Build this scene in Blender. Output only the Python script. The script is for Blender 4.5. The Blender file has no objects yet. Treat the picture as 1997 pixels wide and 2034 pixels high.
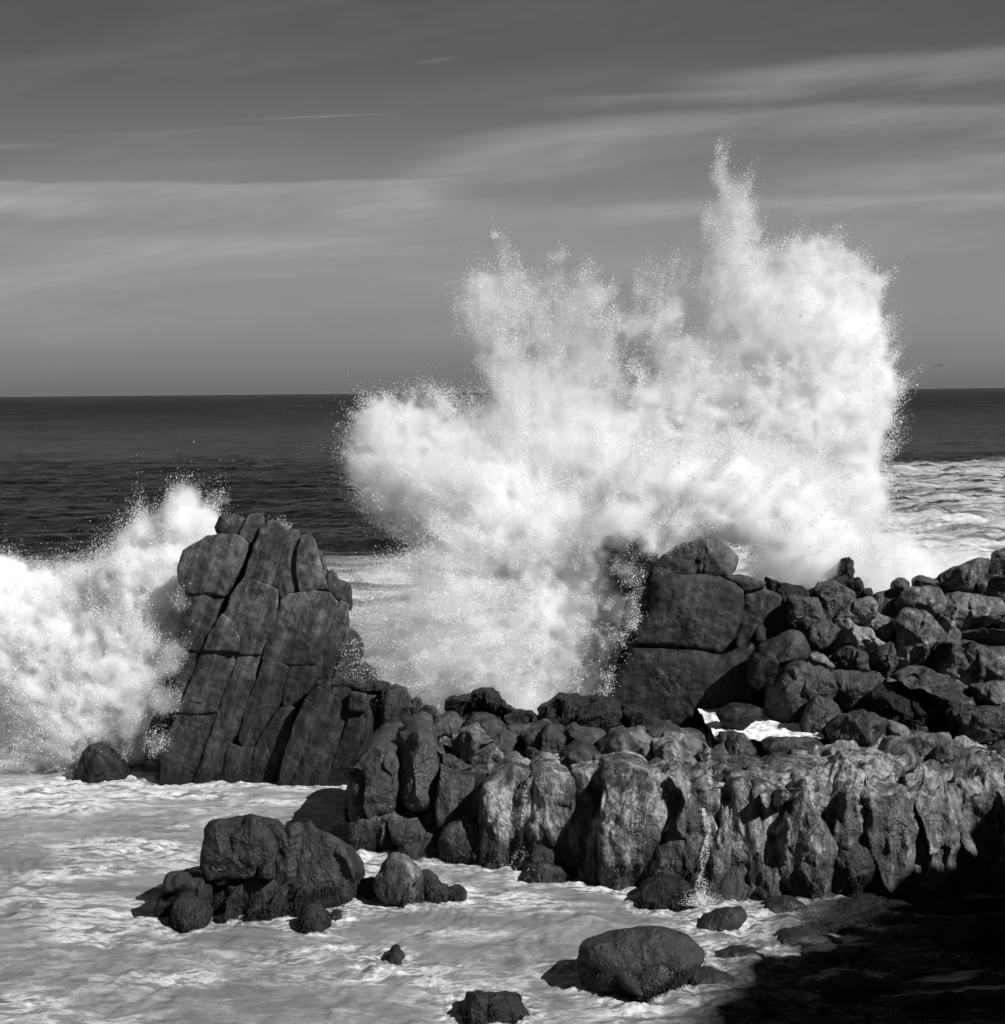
import bpy, math, random, os
import numpy as np
from mathutils import Vector, Matrix

scene = bpy.context.scene
COL = scene.collection
W, HH, FPX = 1997.0, 2034.0, 3167.0          # size of the photograph and its focal length in its own pixels
CAM_H = 8.0

# ------------------------------------------------------------------ camera
cam_d = bpy.data.cameras.new("camera")
cam = bpy.data.objects.new("camera", cam_d)
COL.objects.link(cam)
cam_d.sensor_fit = 'HORIZONTAL'
cam_d.sensor_width = 36.0
cam_d.lens = FPX / W * 36.0
cam_d.clip_start = 0.1
cam_d.clip_end = 60000.0
PITCH = math.atan((HH / 2 - 779.0) / FPX)
ROLL = math.radians(-0.51)
RC = Matrix.Rotation(math.pi / 2 - PITCH, 3, 'X') @ Matrix.Rotation(ROLL, 3, 'Z')
cam.matrix_world = Matrix.Translation((0, 0, CAM_H)) @ RC.to_4x4()
scene.camera = cam
RCN = np.array([[RC[i][j] for j in range(3)] for i in range(3)])

# ------------------------------------------------------------------ sun, sky, exposure
SUN_DIR = Vector((0.62, -0.44, 0.66)).normalized()      # towards the sun
sun_d = bpy.data.lights.new("sun", 'SUN')
sun_d.energy = 5.0
sun_d.angle = math.radians(0.5)
sun_d.color = (1.0, 0.998, 0.995)
sun = bpy.data.objects.new("sun", sun_d)
sun.rotation_euler = SUN_DIR.to_track_quat('Z', 'Y').to_euler()
COL.objects.link(sun)

def nd(nt, kind, ins=None, **props):
    n = nt.nodes.new(kind)
    for k, v in props.items():
        setattr(n, k, v)
    if ins:
        for k, v in ins.items():
            s = n.inputs[k]
            if isinstance(v, bpy.types.NodeSocket):
                nt.links.new(v, s)
            elif isinstance(v, bpy.types.Node):
                nt.links.new(v.outputs[0], s)
            else:
                s.default_value = v
    return n

def M(nt, op, a, b=None, c=None, clamp=False):
    ins = {0: a}
    if b is not None: ins[1] = b
    if c is not None: ins[2] = c
    return nd(nt, 'ShaderNodeMath', ins, operation=op, use_clamp=clamp).outputs[0]

def ramp(nt, fac, stops, interp='LINEAR'):
    n = nt.nodes.new('ShaderNodeValToRGB')
    n.color_ramp.interpolation = interp
    el = n.color_ramp.elements
    while len(el) < len(stops): el.new(0.5)
    for e, (p, v) in zip(el, stops):
        e.position = p
        e.color = (v, v, v, 1)
    nt.links.new(fac, n.inputs[0])
    return n.outputs[0]

def noise(nt, vec, scale, detail=4, rough=0.55, dist=0.0, out='Fac'):
    n = nd(nt, 'ShaderNodeTexNoise', {'Vector': vec, 'Scale': scale, 'Detail': detail, 'Roughness': rough, 'Distortion': dist})
    return n.outputs[0] if out == 'Fac' else n.outputs[1]

def smooth(nt, x, a, b):
    n = nd(nt, 'ShaderNodeMapRange', {0: x, 1: a, 2: b, 3: 0.0, 4: 1.0}, interpolation_type='SMOOTHSTEP')
    return n.outputs[0]

def rotz(az):   # azimuth for the sky texture
    return az

world = bpy.data.worlds.new("World")
scene.world = world
world.use_nodes = True
nt = world.node_tree
nt.nodes.clear()
sky = nd(nt, 'ShaderNodeTexSky', sky_type='NISHITA', sun_disc=False)
sky.sun_elevation = math.asin(SUN_DIR.z)
sky.sun_rotation = math.atan2(SUN_DIR.x, SUN_DIR.y)
sky.air_density = 1.0; sky.dust_density = 0.6; sky.ozone_density = 1.0
sep = nd(nt, 'ShaderNodeSeparateColor', {0: sky.outputs[0]})
# black-and-white film behind a red filter: mostly the red channel of the sky
bw = M(nt, 'ADD', M(nt, 'MULTIPLY', sep.outputs[0], 0.92), M(nt, 'MULTIPLY', sep.outputs[1], 0.08))
tc = nd(nt, 'ShaderNodeTexCoord')
sx = nd(nt, 'ShaderNodeSeparateXYZ', {0: tc.outputs['Generated']})
X_, Y_, Z_ = sx.outputs
ysafe = M(nt, 'MAXIMUM', Y_, 0.05)
az = M(nt, 'DIVIDE', X_, ysafe)            # azimuth-like and elevation-like sky coordinates
el = M(nt, 'DIVIDE', Z_, ysafe)
# cirrus: long thin bands, tilted upward to the right, each a streak of a high cloud layer
elt = M(nt, 'SUBTRACT', el, M(nt, 'MULTIPLY', az, 0.13))
cv = nd(nt, 'ShaderNodeCombineXYZ', {0: M(nt, 'MULTIPLY', az, 1.0), 1: M(nt, 'MULTIPLY', elt, 6.0), 2: 0.37})
n1 = noise(nt, cv, 2.6, 6, 0.55, 0.5)
cv2 = nd(nt, 'ShaderNodeCombineXYZ', {0: M(nt, 'MULTIPLY', az, 2.2), 1: M(nt, 'MULTIPLY', elt, 20.0), 2: 3.1})
n2 = noise(nt, cv2, 2.5, 6, 0.6, 0.7)

def band(e0, slope, half, a0, a1, soft, curve=0.0, wob=0.012, under=1.0):
    """a cloud streak following elevation e0 + slope*az between azimuths a0..a1; its lower side fades over half*under"""
    e = M(nt, 'SUBTRACT', el, M(nt, 'ADD', e0, M(nt, 'MULTIPLY', az, slope)))
    if curve: e = M(nt, 'SUBTRACT', e, M(nt, 'MULTIPLY', M(nt, 'MULTIPLY', az, az), curve))
    e = M(nt, 'ADD', e, M(nt, 'MULTIPLY', M(nt, 'SUBTRACT', n1, 0.5), wob * 1.6))
    e = M(nt, 'ADD', e, M(nt, 'MULTIPLY', M(nt, 'SUBTRACT', n2, 0.5), wob * 1.2))
    e = M(nt, 'ADD', e, M(nt, 'MULTIPLY', M(nt, 'SUBTRACT', n3, 0.5), wob * 0.5))
    g1 = M(nt, 'SUBTRACT', 1.0, smooth(nt, e, 0.0, half))
    g2 = smooth(nt, e, -half * under * 2, 0.0)
    g = M(nt, 'MULTIPLY', g1, g2)
    return M(nt, 'MULTIPLY', M(nt, 'MULTIPLY', g, smooth(nt, az, a0, a0 + soft)), M(nt, 'SUBTRACT', 1.0, smooth(nt, az, a1 - soft, a1)))
cv3 = nd(nt, 'ShaderNodeCombineXYZ', {0: M(nt, 'MULTIPLY', az, 9.0), 1: M(nt, 'MULTIPLY', elt, 70.0), 2: 1.1})
n3 = noise(nt, cv3, 1.6, 5, 0.62, 0.5)
cl = None
for args, amt in (
    ((0.184, 0.045, 0.009, 0.08, 0.70, 0.10, 0.08, 0.010, 1.1), 0.62),    # bright band, upper right
    ((0.178, 0.03, 0.004, 0.00, 0.22, 0.08, 0.0, 0.008, 1.0), 0.30),
    ((0.156, 0.115, 0.008, -0.07, 0.60, 0.10, -0.22, 0.012, 1.2), 0.40),  # second band, with a dark gap under it
    ((0.146, 0.16, 0.010, -0.10, 0.12, 0.08, -0.30, 0.012, 1.6), 0.26),
    ((0.131, -0.005, 0.003, -0.60, -0.005, 0.05, 0.0, 0.010, 4.5), 0.28),  # veil at the left, crisp upper edge
    ((0.114, -0.03, 0.006, -0.60, -0.22, 0.06, 0.0, 0.012, 1.0), 0.24),
    ((0.128, 0.09, 0.006, -0.13, -0.02, 0.04, 0.0, 0.008, 1.4), 0.20),
    ((0.100, 0.01, 0.006, -0.32, -0.02, 0.10, 0.0, 0.016, 1.4), 0.12),
    ((0.112, 0.03, 0.005, 0.02, 0.60, 0.08, 0.0, 0.010, 1.3), 0.20),
    ((0.125, 0.05, 0.005, 0.16, 0.60, 0.10, 0.0, 0.010, 1.6), 0.14),
    ((0.138, 0.02, 0.003, 0.27, 0.60, 0.04, 0.0, 0.006, 1.0), 0.25),
    ((0.1745, 0.033, 0.0010, -0.17, -0.055, 0.05, 0.0, 0.0004, 0.6), 0.30), # contrail, left of the middle
    ((0.1690, 0.033, 0.0020, -0.30, -0.12, 0.08, 0.0, 0.002, 1.0), 0.10),
    ((0.209, 0.12, 0.0018, -0.055, -0.022, 0.012, 0.0, 0.001, 0.8), 0.28),
    ((0.160, 0.02, 0.002, -0.40, -0.26, 0.05, 0.0, 0.003, 1.0), 0.20),
    ((0.138, 0.02, 0.0015, -0.40, -0.29, 0.03, 0.0, 0.002, 1.0), 0.22),
    ((0.222, -0.22, 0.012, -0.20, -0.05, 0.06, 0.0, 0.014, 1.0), 0.13),
    ((0.230, 0.08, 0.012, -0.02, 0.20, 0.08, 0.0, 0.014, 1.0), 0.10)):
    b = M(nt, 'MULTIPLY', band(*args), amt)
    cl = b if cl is None else M(nt, 'ADD', cl, b)
veil = M(nt, 'MULTIPLY', smooth(nt, n1, 0.42, 0.75), 0.22)
fine = M(nt, 'ADD', M(nt, 'MULTIPLY_ADD', n2, 0.9, 0.25), M(nt, 'MULTIPLY_ADD', n3, 1.2, -0.3))
cl = M(nt, 'MULTIPLY', M(nt, 'ADD', cl, veil), fine)
up = M(nt, 'SUBTRACT', 1.0, smooth(nt, el, 0.30, 0.7))
cl = M(nt, 'MULTIPLY', cl, up)
cl = M(nt, 'MULTIPLY', cl, smooth(nt, el, 0.0, 0.06))
# thin air low over the sea is brighter, the last degree above the horizon a little darker again
SKYK = 1.0
gr = ramp(nt, M(nt, 'MULTIPLY_ADD', el, 1.6, 0.0, clamp=True), [(0.0, 0.165), (0.018, 0.185), (0.055, 0.265), (0.12, 0.295), (0.22, 0.212), (0.32, 0.118), (0.48, 0.062), (1.0, 0.045)], 'B_SPLINE')
base = M(nt, 'MULTIPLY', gr, 1.0)
nish = M(nt, 'MULTIPLY', bw, 0.10)
skyv = M(nt, 'ADD', M(nt, 'MULTIPLY', base, 10.0), M(nt, 'MULTIPLY', nish, 0.25))
skyv = M(nt, 'MULTIPLY', skyv, M(nt, 'ADD', 1.0, M(nt, 'MULTIPLY', cl, 1.25)))
comb = nd(nt, 'ShaderNodeCombineColor', {0: skyv, 1: skyv, 2: skyv})
bg = nd(nt, 'ShaderNodeBackground', {'Color': comb, 'Strength': 0.085 * 0.84})
nd(nt, 'ShaderNodeOutputWorld', {'Surface': bg})

scene.view_settings.view_transform = 'Standard'
scene.view_settings.look = 'None'
scene.view_settings.exposure = 0.32
scene.view_settings.gamma = 1.0
scene.view_settings.use_curve_mapping = False
cy = scene.cycles
cy.max_bounces = 16
cy.diffuse_bounces = 4
cy.glossy_bounces = 3
cy.transparent_max_bounces = 24
cy.volume_bounces = 14
cy.use_adaptive_sampling = True
cy.adaptive_threshold = 0.03
cy.volume_step_rate = 1.5
cy.volume_max_steps = 256

# ------------------------------------------------------------------ helpers
def P(px, py, Y):
    """world point(s) at photograph pixel px,py on the vertical plane y = Y"""
    px = np.asarray(px, float); py = np.asarray(py, float); Y = np.asarray(Y, float)
    d = np.stack([px - W / 2, HH / 2 - py, np.full(px.shape, -FPX)], -1) @ RCN.T
    t = Y / d[..., 1]
    return d * t[..., None] + np.array([0, 0, CAM_H])

def PIX(p):
    """photograph pixel of world points"""
    q = (np.asarray(p, float) - np.array([0, 0, CAM_H])) @ RCN
    return W / 2 + q[..., 0] / -q[..., 2] * FPX, HH / 2 - q[..., 1] / -q[..., 2] * FPX

def Ywater(py, z=0.0, px=W / 2):
    """distance at which the line of sight through py meets height z"""
    a = P(px, py, 1.0)
    return (z - CAM_H) / (a[2] - CAM_H)

_rp = np.random.RandomState(7).permutation(256).astype(np.int64)
_perm = np.concatenate([_rp, _rp, _rp])
_g = np.random.RandomState(3).normal(size=(256, 3)); _g /= np.linalg.norm(_g, axis=1)[:, None]
def perlin(p):
    p = np.asarray(p, float)
    i = np.floor(p).astype(np.int64); f = p - i; i &= 255
    u = f * f * f * (f * (f * 6 - 15) + 10)
    r = 0
    for dx in (0, 1):
        wx = u[..., 0] if dx else 1 - u[..., 0]
        for dy in (0, 1):
            wy = u[..., 1] if dy else 1 - u[..., 1]
            for dz in (0, 1):
                wz = u[..., 2] if dz else 1 - u[..., 2]
                h = _perm[_perm[_perm[(i[..., 0] + dx) & 255] + ((i[..., 1] + dy) & 255)] + ((i[..., 2] + dz) & 255)]
                g = _g[h]
                r = r + wx * wy * wz * (g[..., 0] * (f[..., 0] - dx) + g[..., 1] * (f[..., 1] - dy) + g[..., 2] * (f[..., 2] - dz))
    return r * 1.5
def fbm(p, octaves=4, lac=2.07, gain=0.5):
    a, r, q = 1.0, 0, np.asarray(p, float)
    for o in range(octaves):
        r = r + a * perlin(q + 17.3 * o)
        q = q * lac; a *= gain
    return r

def mesh_obj(name, verts, faces, mat=None, parent=None, smooth_=True):
    """faces: (n,3) or (n,4) int array, or a list of such arrays"""
    me = bpy.data.meshes.new(name)
    verts = np.asarray(verts, np.float32)
    if not isinstance(faces, list): faces = [faces]
    faces = [np.asarray(f, np.int32) for f in faces if len(f)]
    me.vertices.add(len(verts)); me.vertices.foreach_set('co', verts.ravel())
    nl = sum(f.size for f in faces); nf = sum(len(f) for f in faces)
    me.loops.add(nl); me.loops.foreach_set('vertex_index', np.concatenate([f.ravel() for f in faces]))
    tot = np.concatenate([np.full(len(f), f.shape[1], np.int32) for f in faces])
    st = np.concatenate([[0], np.cumsum(tot)[:-1]]).astype(np.int32)
    me.polygons.add(nf); me.polygons.foreach_set('loop_start', st)
    me.polygons.foreach_set('use_smooth', np.full(nf, smooth_))
    me.update(calc_edges=True)
    if mat: me.materials.append(mat)
    o = bpy.data.objects.new(name, me)
    COL.objects.link(o)
    if parent: o.parent = parent
    return o

def tag(o, label=None, cat=None, group=None, kind=None):
    if label: o['label'] = label
    if cat: o['category'] = cat
    if group: o['group'] = group
    if kind: o['kind'] = kind
    return o

def empty(name, loc=(0, 0, 0)):
    o = bpy.data.objects.new(name, None)
    o.empty_display_size = 0.5
    COL.objects.link(o); o.location = loc
    return o

def newmat(name):
    m = bpy.data.materials.new(name); m.use_nodes = True
    t = m.node_tree; t.nodes.clear()
    return m, t
# ------------------------------------------------------------------ rock materials
def rock_mat(name, lo, hi, stain=0.0, veins=0.0, wet=0.3, dark_foot=None, bump=1.0, streak_lo=0.0, crack=0.5, grain=1.0, lean=0.0, streaky=0.35, spec=0.3, wetline=None):
    m, t = newmat(name)
    geo = nd(t, 'ShaderNodeNewGeometry')
    pos = geo.outputs['Position']
    sp = nd(t, 'ShaderNodeSeparateXYZ', {0: pos})
    X, Y, Z = sp.outputs
    big = noise(t, pos, 0.9, 5, 0.6)
    mid = noise(t, pos, 4.5, 6, 0.66)
    fine = noise(t, pos, 38.0, 3, 0.7)
    # streaks running down the dip of the slabs
    u = M(t, 'SUBTRACT', X, M(t, 'MULTIPLY', Z, lean))
    sv = nd(t, 'ShaderNodeCombineXYZ', {0: M(t, 'MULTIPLY', u, 5.0), 1: M(t, 'MULTIPLY', Y, 2.0), 2: M(t, 'MULTIPLY', Z, 0.55)})
    st = noise(t, sv, 1.0, 5, 0.62, 0.2)
    v = M(t, 'ADD', M(t, 'MULTIPLY', big, 0.9), M(t, 'ADD', M(t, 'MULTIPLY', mid, 0.9), M(t, 'MULTIPLY', st, streaky * 2)))
    v = M(t, 'SUBTRACT', v, 0.9 + streaky)
    v = smooth(t, v, -0.34, 0.40)
    c = M(t, 'MULTIPLY_ADD', M(t, 'POWER', v, 1.4), hi - lo, lo)
    # mineral speckle
    spk = M(t, 'MULTIPLY_ADD', smooth(t, fine, 0.3, 0.72), 0.55 * grain, 1.0 - 0.28 * grain)
    c = M(t, 'MULTIPLY', c, spk)
    mot = noise(t, pos, 7.5, 6, 0.72)
    c = M(t, 'MULTIPLY', c, M(t, 'MULTIPLY_ADD', smooth(t, mot, 0.32, 0.68), 1.15 * grain, 1.0 - 0.55 * grain))
    ri = nd(t, 'ShaderNodeObjectInfo').outputs['Random']
    c = M(t, 'MULTIPLY', c, M(t, 'MULTIPLY_ADD', ri, 0.60, 0.70))
    if stain:   # pale salt and guano runs over the wall
        sv2 = nd(t, 'ShaderNodeCombineXYZ', {0: M(t, 'MULTIPLY', X, 4.0), 1: M(t, 'MULTIPLY', Y, 3.0), 2: M(t, 'MULTIPLY', Z, 0.8)})
        s2 = noise(t, sv2, 1.0, 6, 0.68, 0.9)
        patch = noise(t, pos, 0.75, 3, 0.5, 0.3)
        s3 = M(t, 'ADD', M(t, 'MULTIPLY', s2, 0.9), M(t, 'MULTIPLY', patch, 0.75))
        mott = smooth(t, noise(t, pos, 13.0, 4, 0.7), 0.36, 0.62)
        k = M(t, 'MULTIPLY', smooth(t, s3, 0.80, 0.95), M(t, 'MULTIPLY_ADD', mott, 0.75, 0.25))
        k = M(t, 'MULTIPLY', k, stain)
        c = nd(t, 'ShaderNodeMix', {0: k, 2: c, 3: min(hi * 2.3, .36)}).outputs[0]
        dk = smooth(t, noise(t, sv2, 1.3, 4, 0.6, 0.5), 0.55, 0.7)   # black algae runs
        c = M(t, 'MULTIPLY', c, M(t, 'SUBTRACT', 1.0, M(t, 'MULTIPLY', dk, 0.6 * stain)))
    # thin joints
    wv = nd(t, 'ShaderNodeVectorMath', {0: pos, 1: nd(t, 'ShaderNodeVectorMath', {0: noise(t, pos, 2.0, 3, out='Color'), 1: (0.5, 0.5, 0.5)}, operation='SUBTRACT').outputs[0]}, operation='ADD')
    jv = nd(t, 'ShaderNodeSeparateXYZ', {0: wv.outputs[0]})
    jw = nd(t, 'ShaderNodeCombineXYZ', {0: M(t, 'SUBTRACT', jv.outputs[0], M(t, 'MULTIPLY', jv.outputs[2], lean)), 1: jv.outputs[1], 2: M(t, 'MULTIPLY', jv.outputs[2], 0.35 if lean else 0.7)})
    vo = nd(t, 'ShaderNodeTexVoronoi', {'Vector': jw, 'Scale': 1.5}, feature='DISTANCE_TO_EDGE')
    cr = M(t, 'SUBTRACT', 1.0, smooth(t, vo.outputs['Distance'], 0.0, 0.028))
    crm = smooth(t, noise(t, pos, 0.8, 2), 0.45, 0.6)
    cr = M(t, 'MULTIPLY', M(t, 'MULTIPLY', cr, crm), crack)
    c = M(t, 'MULTIPLY', c, M(t, 'SUBTRACT', 1.0, M(t, 'MULTIPLY', cr, 0.75)))
    if veins:
        vv = nd(t, 'ShaderNodeTexVoronoi', {'Vector': wv.outputs[0], 'Scale': 0.55}, feature='DISTANCE_TO_EDGE')
        ve = M(t, 'SUBTRACT', 1.0, smooth(t, vv.outputs['Distance'], 0.0, 0.02))
        ve = M(t, 'MULTIPLY', ve, smooth(t, mid, 0.45, 0.6))
        c = nd(t, 'ShaderNodeMix', {0: M(t, 'MULTIPLY', ve, veins), 2: c, 3: 0.42}).outputs[0]
    if wetline is not None:      # rock still wet from the last surge is darker, the dried top paler
        zw = M(t, 'ADD', Z, M(t, 'MULTIPLY', M(t, 'SUBTRACT', noise(t, sv, 0.6, 4, 0.6), 0.5), 4.0))
        c = M(t, 'MULTIPLY', c, M(t, 'MULTIPLY_ADD', smooth(t, zw, wetline - .9, wetline + .9), 0.75, 0.62))
    if dark_foot is not None:    # weed and black lichen zone above the water
        z = M(t, 'ADD', Z, M(t, 'MULTIPLY', M(t, 'SUBTRACT', noise(t, sv, 1.2, 4, 0.65), 0.5), 1.5))
        f = M(t, 'SUBTRACT', 1.0, smooth(t, z, dark_foot - 0.12, dark_foot + 0.3))
        c = nd(t, 'ShaderNodeMix', {0: M(t, 'MULTIPLY', f, 0.8), 2: c, 3: lo * 0.3}).outputs[0]
    cc = nd(t, 'ShaderNodeCombineColor', {0: c, 1: c, 2: c})
    h = M(t, 'ADD', M(t, 'MULTIPLY', mid, 0.085), M(t, 'ADD', M(t, 'MULTIPLY', noise(t, pos, 14.0, 4, 0.6), 0.022), M(t, 'MULTIPLY', st, 0.05)))
    h = M(t, 'SUBTRACT', h, M(t, 'MULTIPLY', cr, 0.035))
    bp = nd(t, 'ShaderNodeBump', {'Strength': 0.9, 'Distance': 0.9 * bump, 'Height': h})
    rgh = M(t, 'SUBTRACT', 0.74, M(t, 'MULTIPLY', smooth(t, noise(t, pos, 3.0, 4), 0.45, 0.7), wet))
    b = nd(t, 'ShaderNodeBsdfPrincipled', {'Base Color': cc, 'Roughness': rgh, 'Normal': bp, 'Specular IOR Level': spec})
    nd(t, 'ShaderNodeOutputMaterial', {'Surface': b})
    return m
MT = {
 'stack': rock_mat('dark_granite', 0.015, 0.078, wet=0.25, dark_foot=0.35, lean=0.36, crack=0.75, streaky=0.75, bump=0.5, grain=.55, wetline=2.9),
 'mono': rock_mat('brown_granite', 0.014, 0.060, wet=0.25, lean=0.25, crack=0.75, streaky=0.5, bump=0.5, grain=.6, wetline=3.2),
 'ledge': rock_mat('stained_granite', 0.011, 0.150, stain=1.0, wet=0.5, spec=.55, dark_foot=0.5, streaky=0.5, bump=1.3, crack=0.5, veins=0.1),
 'ledge_dark': rock_mat('wet_black_granite', 0.008, 0.055, stain=0.3, wet=0.5, spec=.55, dark_foot=0.4, bump=1.4),
 'rubble': rock_mat('weathered_granite', 0.018, 0.135, stain=0.35, veins=0.5, wet=0.3, bump=1.0, crack=0.45, streaky=0.2),
 'weedy': rock_mat('weed_and_shade_rock', 0.006, 0.030, wet=0.4, bump=2.6, crack=0.2, grain=1.4),  # weed-covered rock; also colours the block standing for a shaded hollow
 'wet': rock_mat('wet_boulder_rock', 0.007, 0.030, wet=0.45, spec=.6, dark_foot=0.2, bump=1.1, crack=0.15, streaky=0.3),
 'cluster': rock_mat('weathered_black_rock', 0.007, 0.036, wet=0.4, spec=.5, dark_foot=0.35, bump=1.5, crack=0.4, streaky=0.5),
 'pale': rock_mat('pale_encrusted_granite', 0.10, 0.26, stain=0.5, wet=0.2, bump=1.5, crack=0.4),
 'cliff': rock_mat('shade_black_cliff_rock', 0.006, 0.018, wet=0.1, spec=.1, bump=1.5),  # colour sunk near black so the shadowed corner loses all grey
}
def weed_material():
    m, t = newmat('dark_seaweed')
    n = noise(t, nd(t, 'ShaderNodeNewGeometry').outputs['Position'], 9.0, 3)
    c = M(t, 'MULTIPLY_ADD', n, 0.03, 0.004)
    b = nd(t, 'ShaderNodeBsdfPrincipled', {'Base Color': nd(t, 'ShaderNodeCombineColor', {0: c, 1: c, 2: c}), 'Roughness': 0.85, 'Specular IOR Level': 0.15})
    nd(t, 'ShaderNodeOutputMaterial', {'Surface': b})
    return m
MT['weed'] = weed_material()
# ------------------------------------------------------------------ rock builder
A_ = (0, 900, 2.38); B_ = (600, 700, 2.5857); C_ = (1100, 950, 2.1226); D_ = (600, 1300, 2.38); E_ = (1250, 1400, 2.5489); F_ = (200, 1550, 2.38); S_ = (0, 0, 0.9534)
def px(crop, pts):
    ox, oy, s = crop
    a = np.array(pts, float)
    return np.stack([ox + a[:, 0] / s, oy + a[:, 1] / s], 1)

_seed = [100]
def vecnoise(p, octaves, seed):
    return np.stack([fbm(p + seed * 1.37, octaves), fbm(p + 31.7 + seed * 0.91, octaves), fbm(p - 57.1 + seed * 2.11, octaves)], -1)

def plates(V, ns, rs, seed, dip, frac, k):
    """joints: the face breaks into plates, each a little proud of or behind its neighbour and slightly tilted"""
    sd_ = V.min(0) + rs.uniform(size=(ns, 3)) * (V.max(0) - V.min(0))
    met = lambda p: np.stack([(p[..., 0] - dip * p[..., 2]) * 1.6, p[..., 1] * 0.8, p[..., 2] * 0.75], -1)
    mv = met(V + vecnoise(V * 2.2, 2, seed + 3) * 0.12); ms = met(sd_)
    best = np.full(len(V), 1e9); sec = best.copy(); cid = np.zeros(len(V), int); cid2 = cid.copy()
    for k_ in range(ns):
        d_ = np.sqrt(((mv - ms[k_]) ** 2).sum(1))
        w_ = d_ < best
        sec[w_] = best[w_]; cid2[w_] = cid[w_]; best[w_] = d_[w_]; cid[w_] = k_
        w2 = (~w_) & (d_ < sec); sec[w2] = d_[w2]; cid2[w2] = k_
    offs = rs.normal(0, 0.028, ns) * frac; tl = rs.normal(0, 0.10, (ns, 3)) * frac
    lim = .12 * max(frac, 1)
    d1 = np.clip(offs[cid] + ((V - sd_[cid]) * tl[cid]).sum(1), -lim, lim)
    d2 = np.clip(offs[cid2] + ((V - sd_[cid2]) * tl[cid2]).sum(1), -lim, lim)
    bl = np.clip((sec - best) / 0.07, 0, 1); bl = 0.5 + 0.5 * bl * bl * (3 - 2 * bl)
    dd = (d1 * bl + d2 * (1 - bl) - 0.02 * frac * np.exp(-((sec - best) / 0.035) ** 2) * -1) * k
    V = V.copy(); V[:, 1] += dd; V[:, 0] += dd * 0.35
    return V

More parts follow.
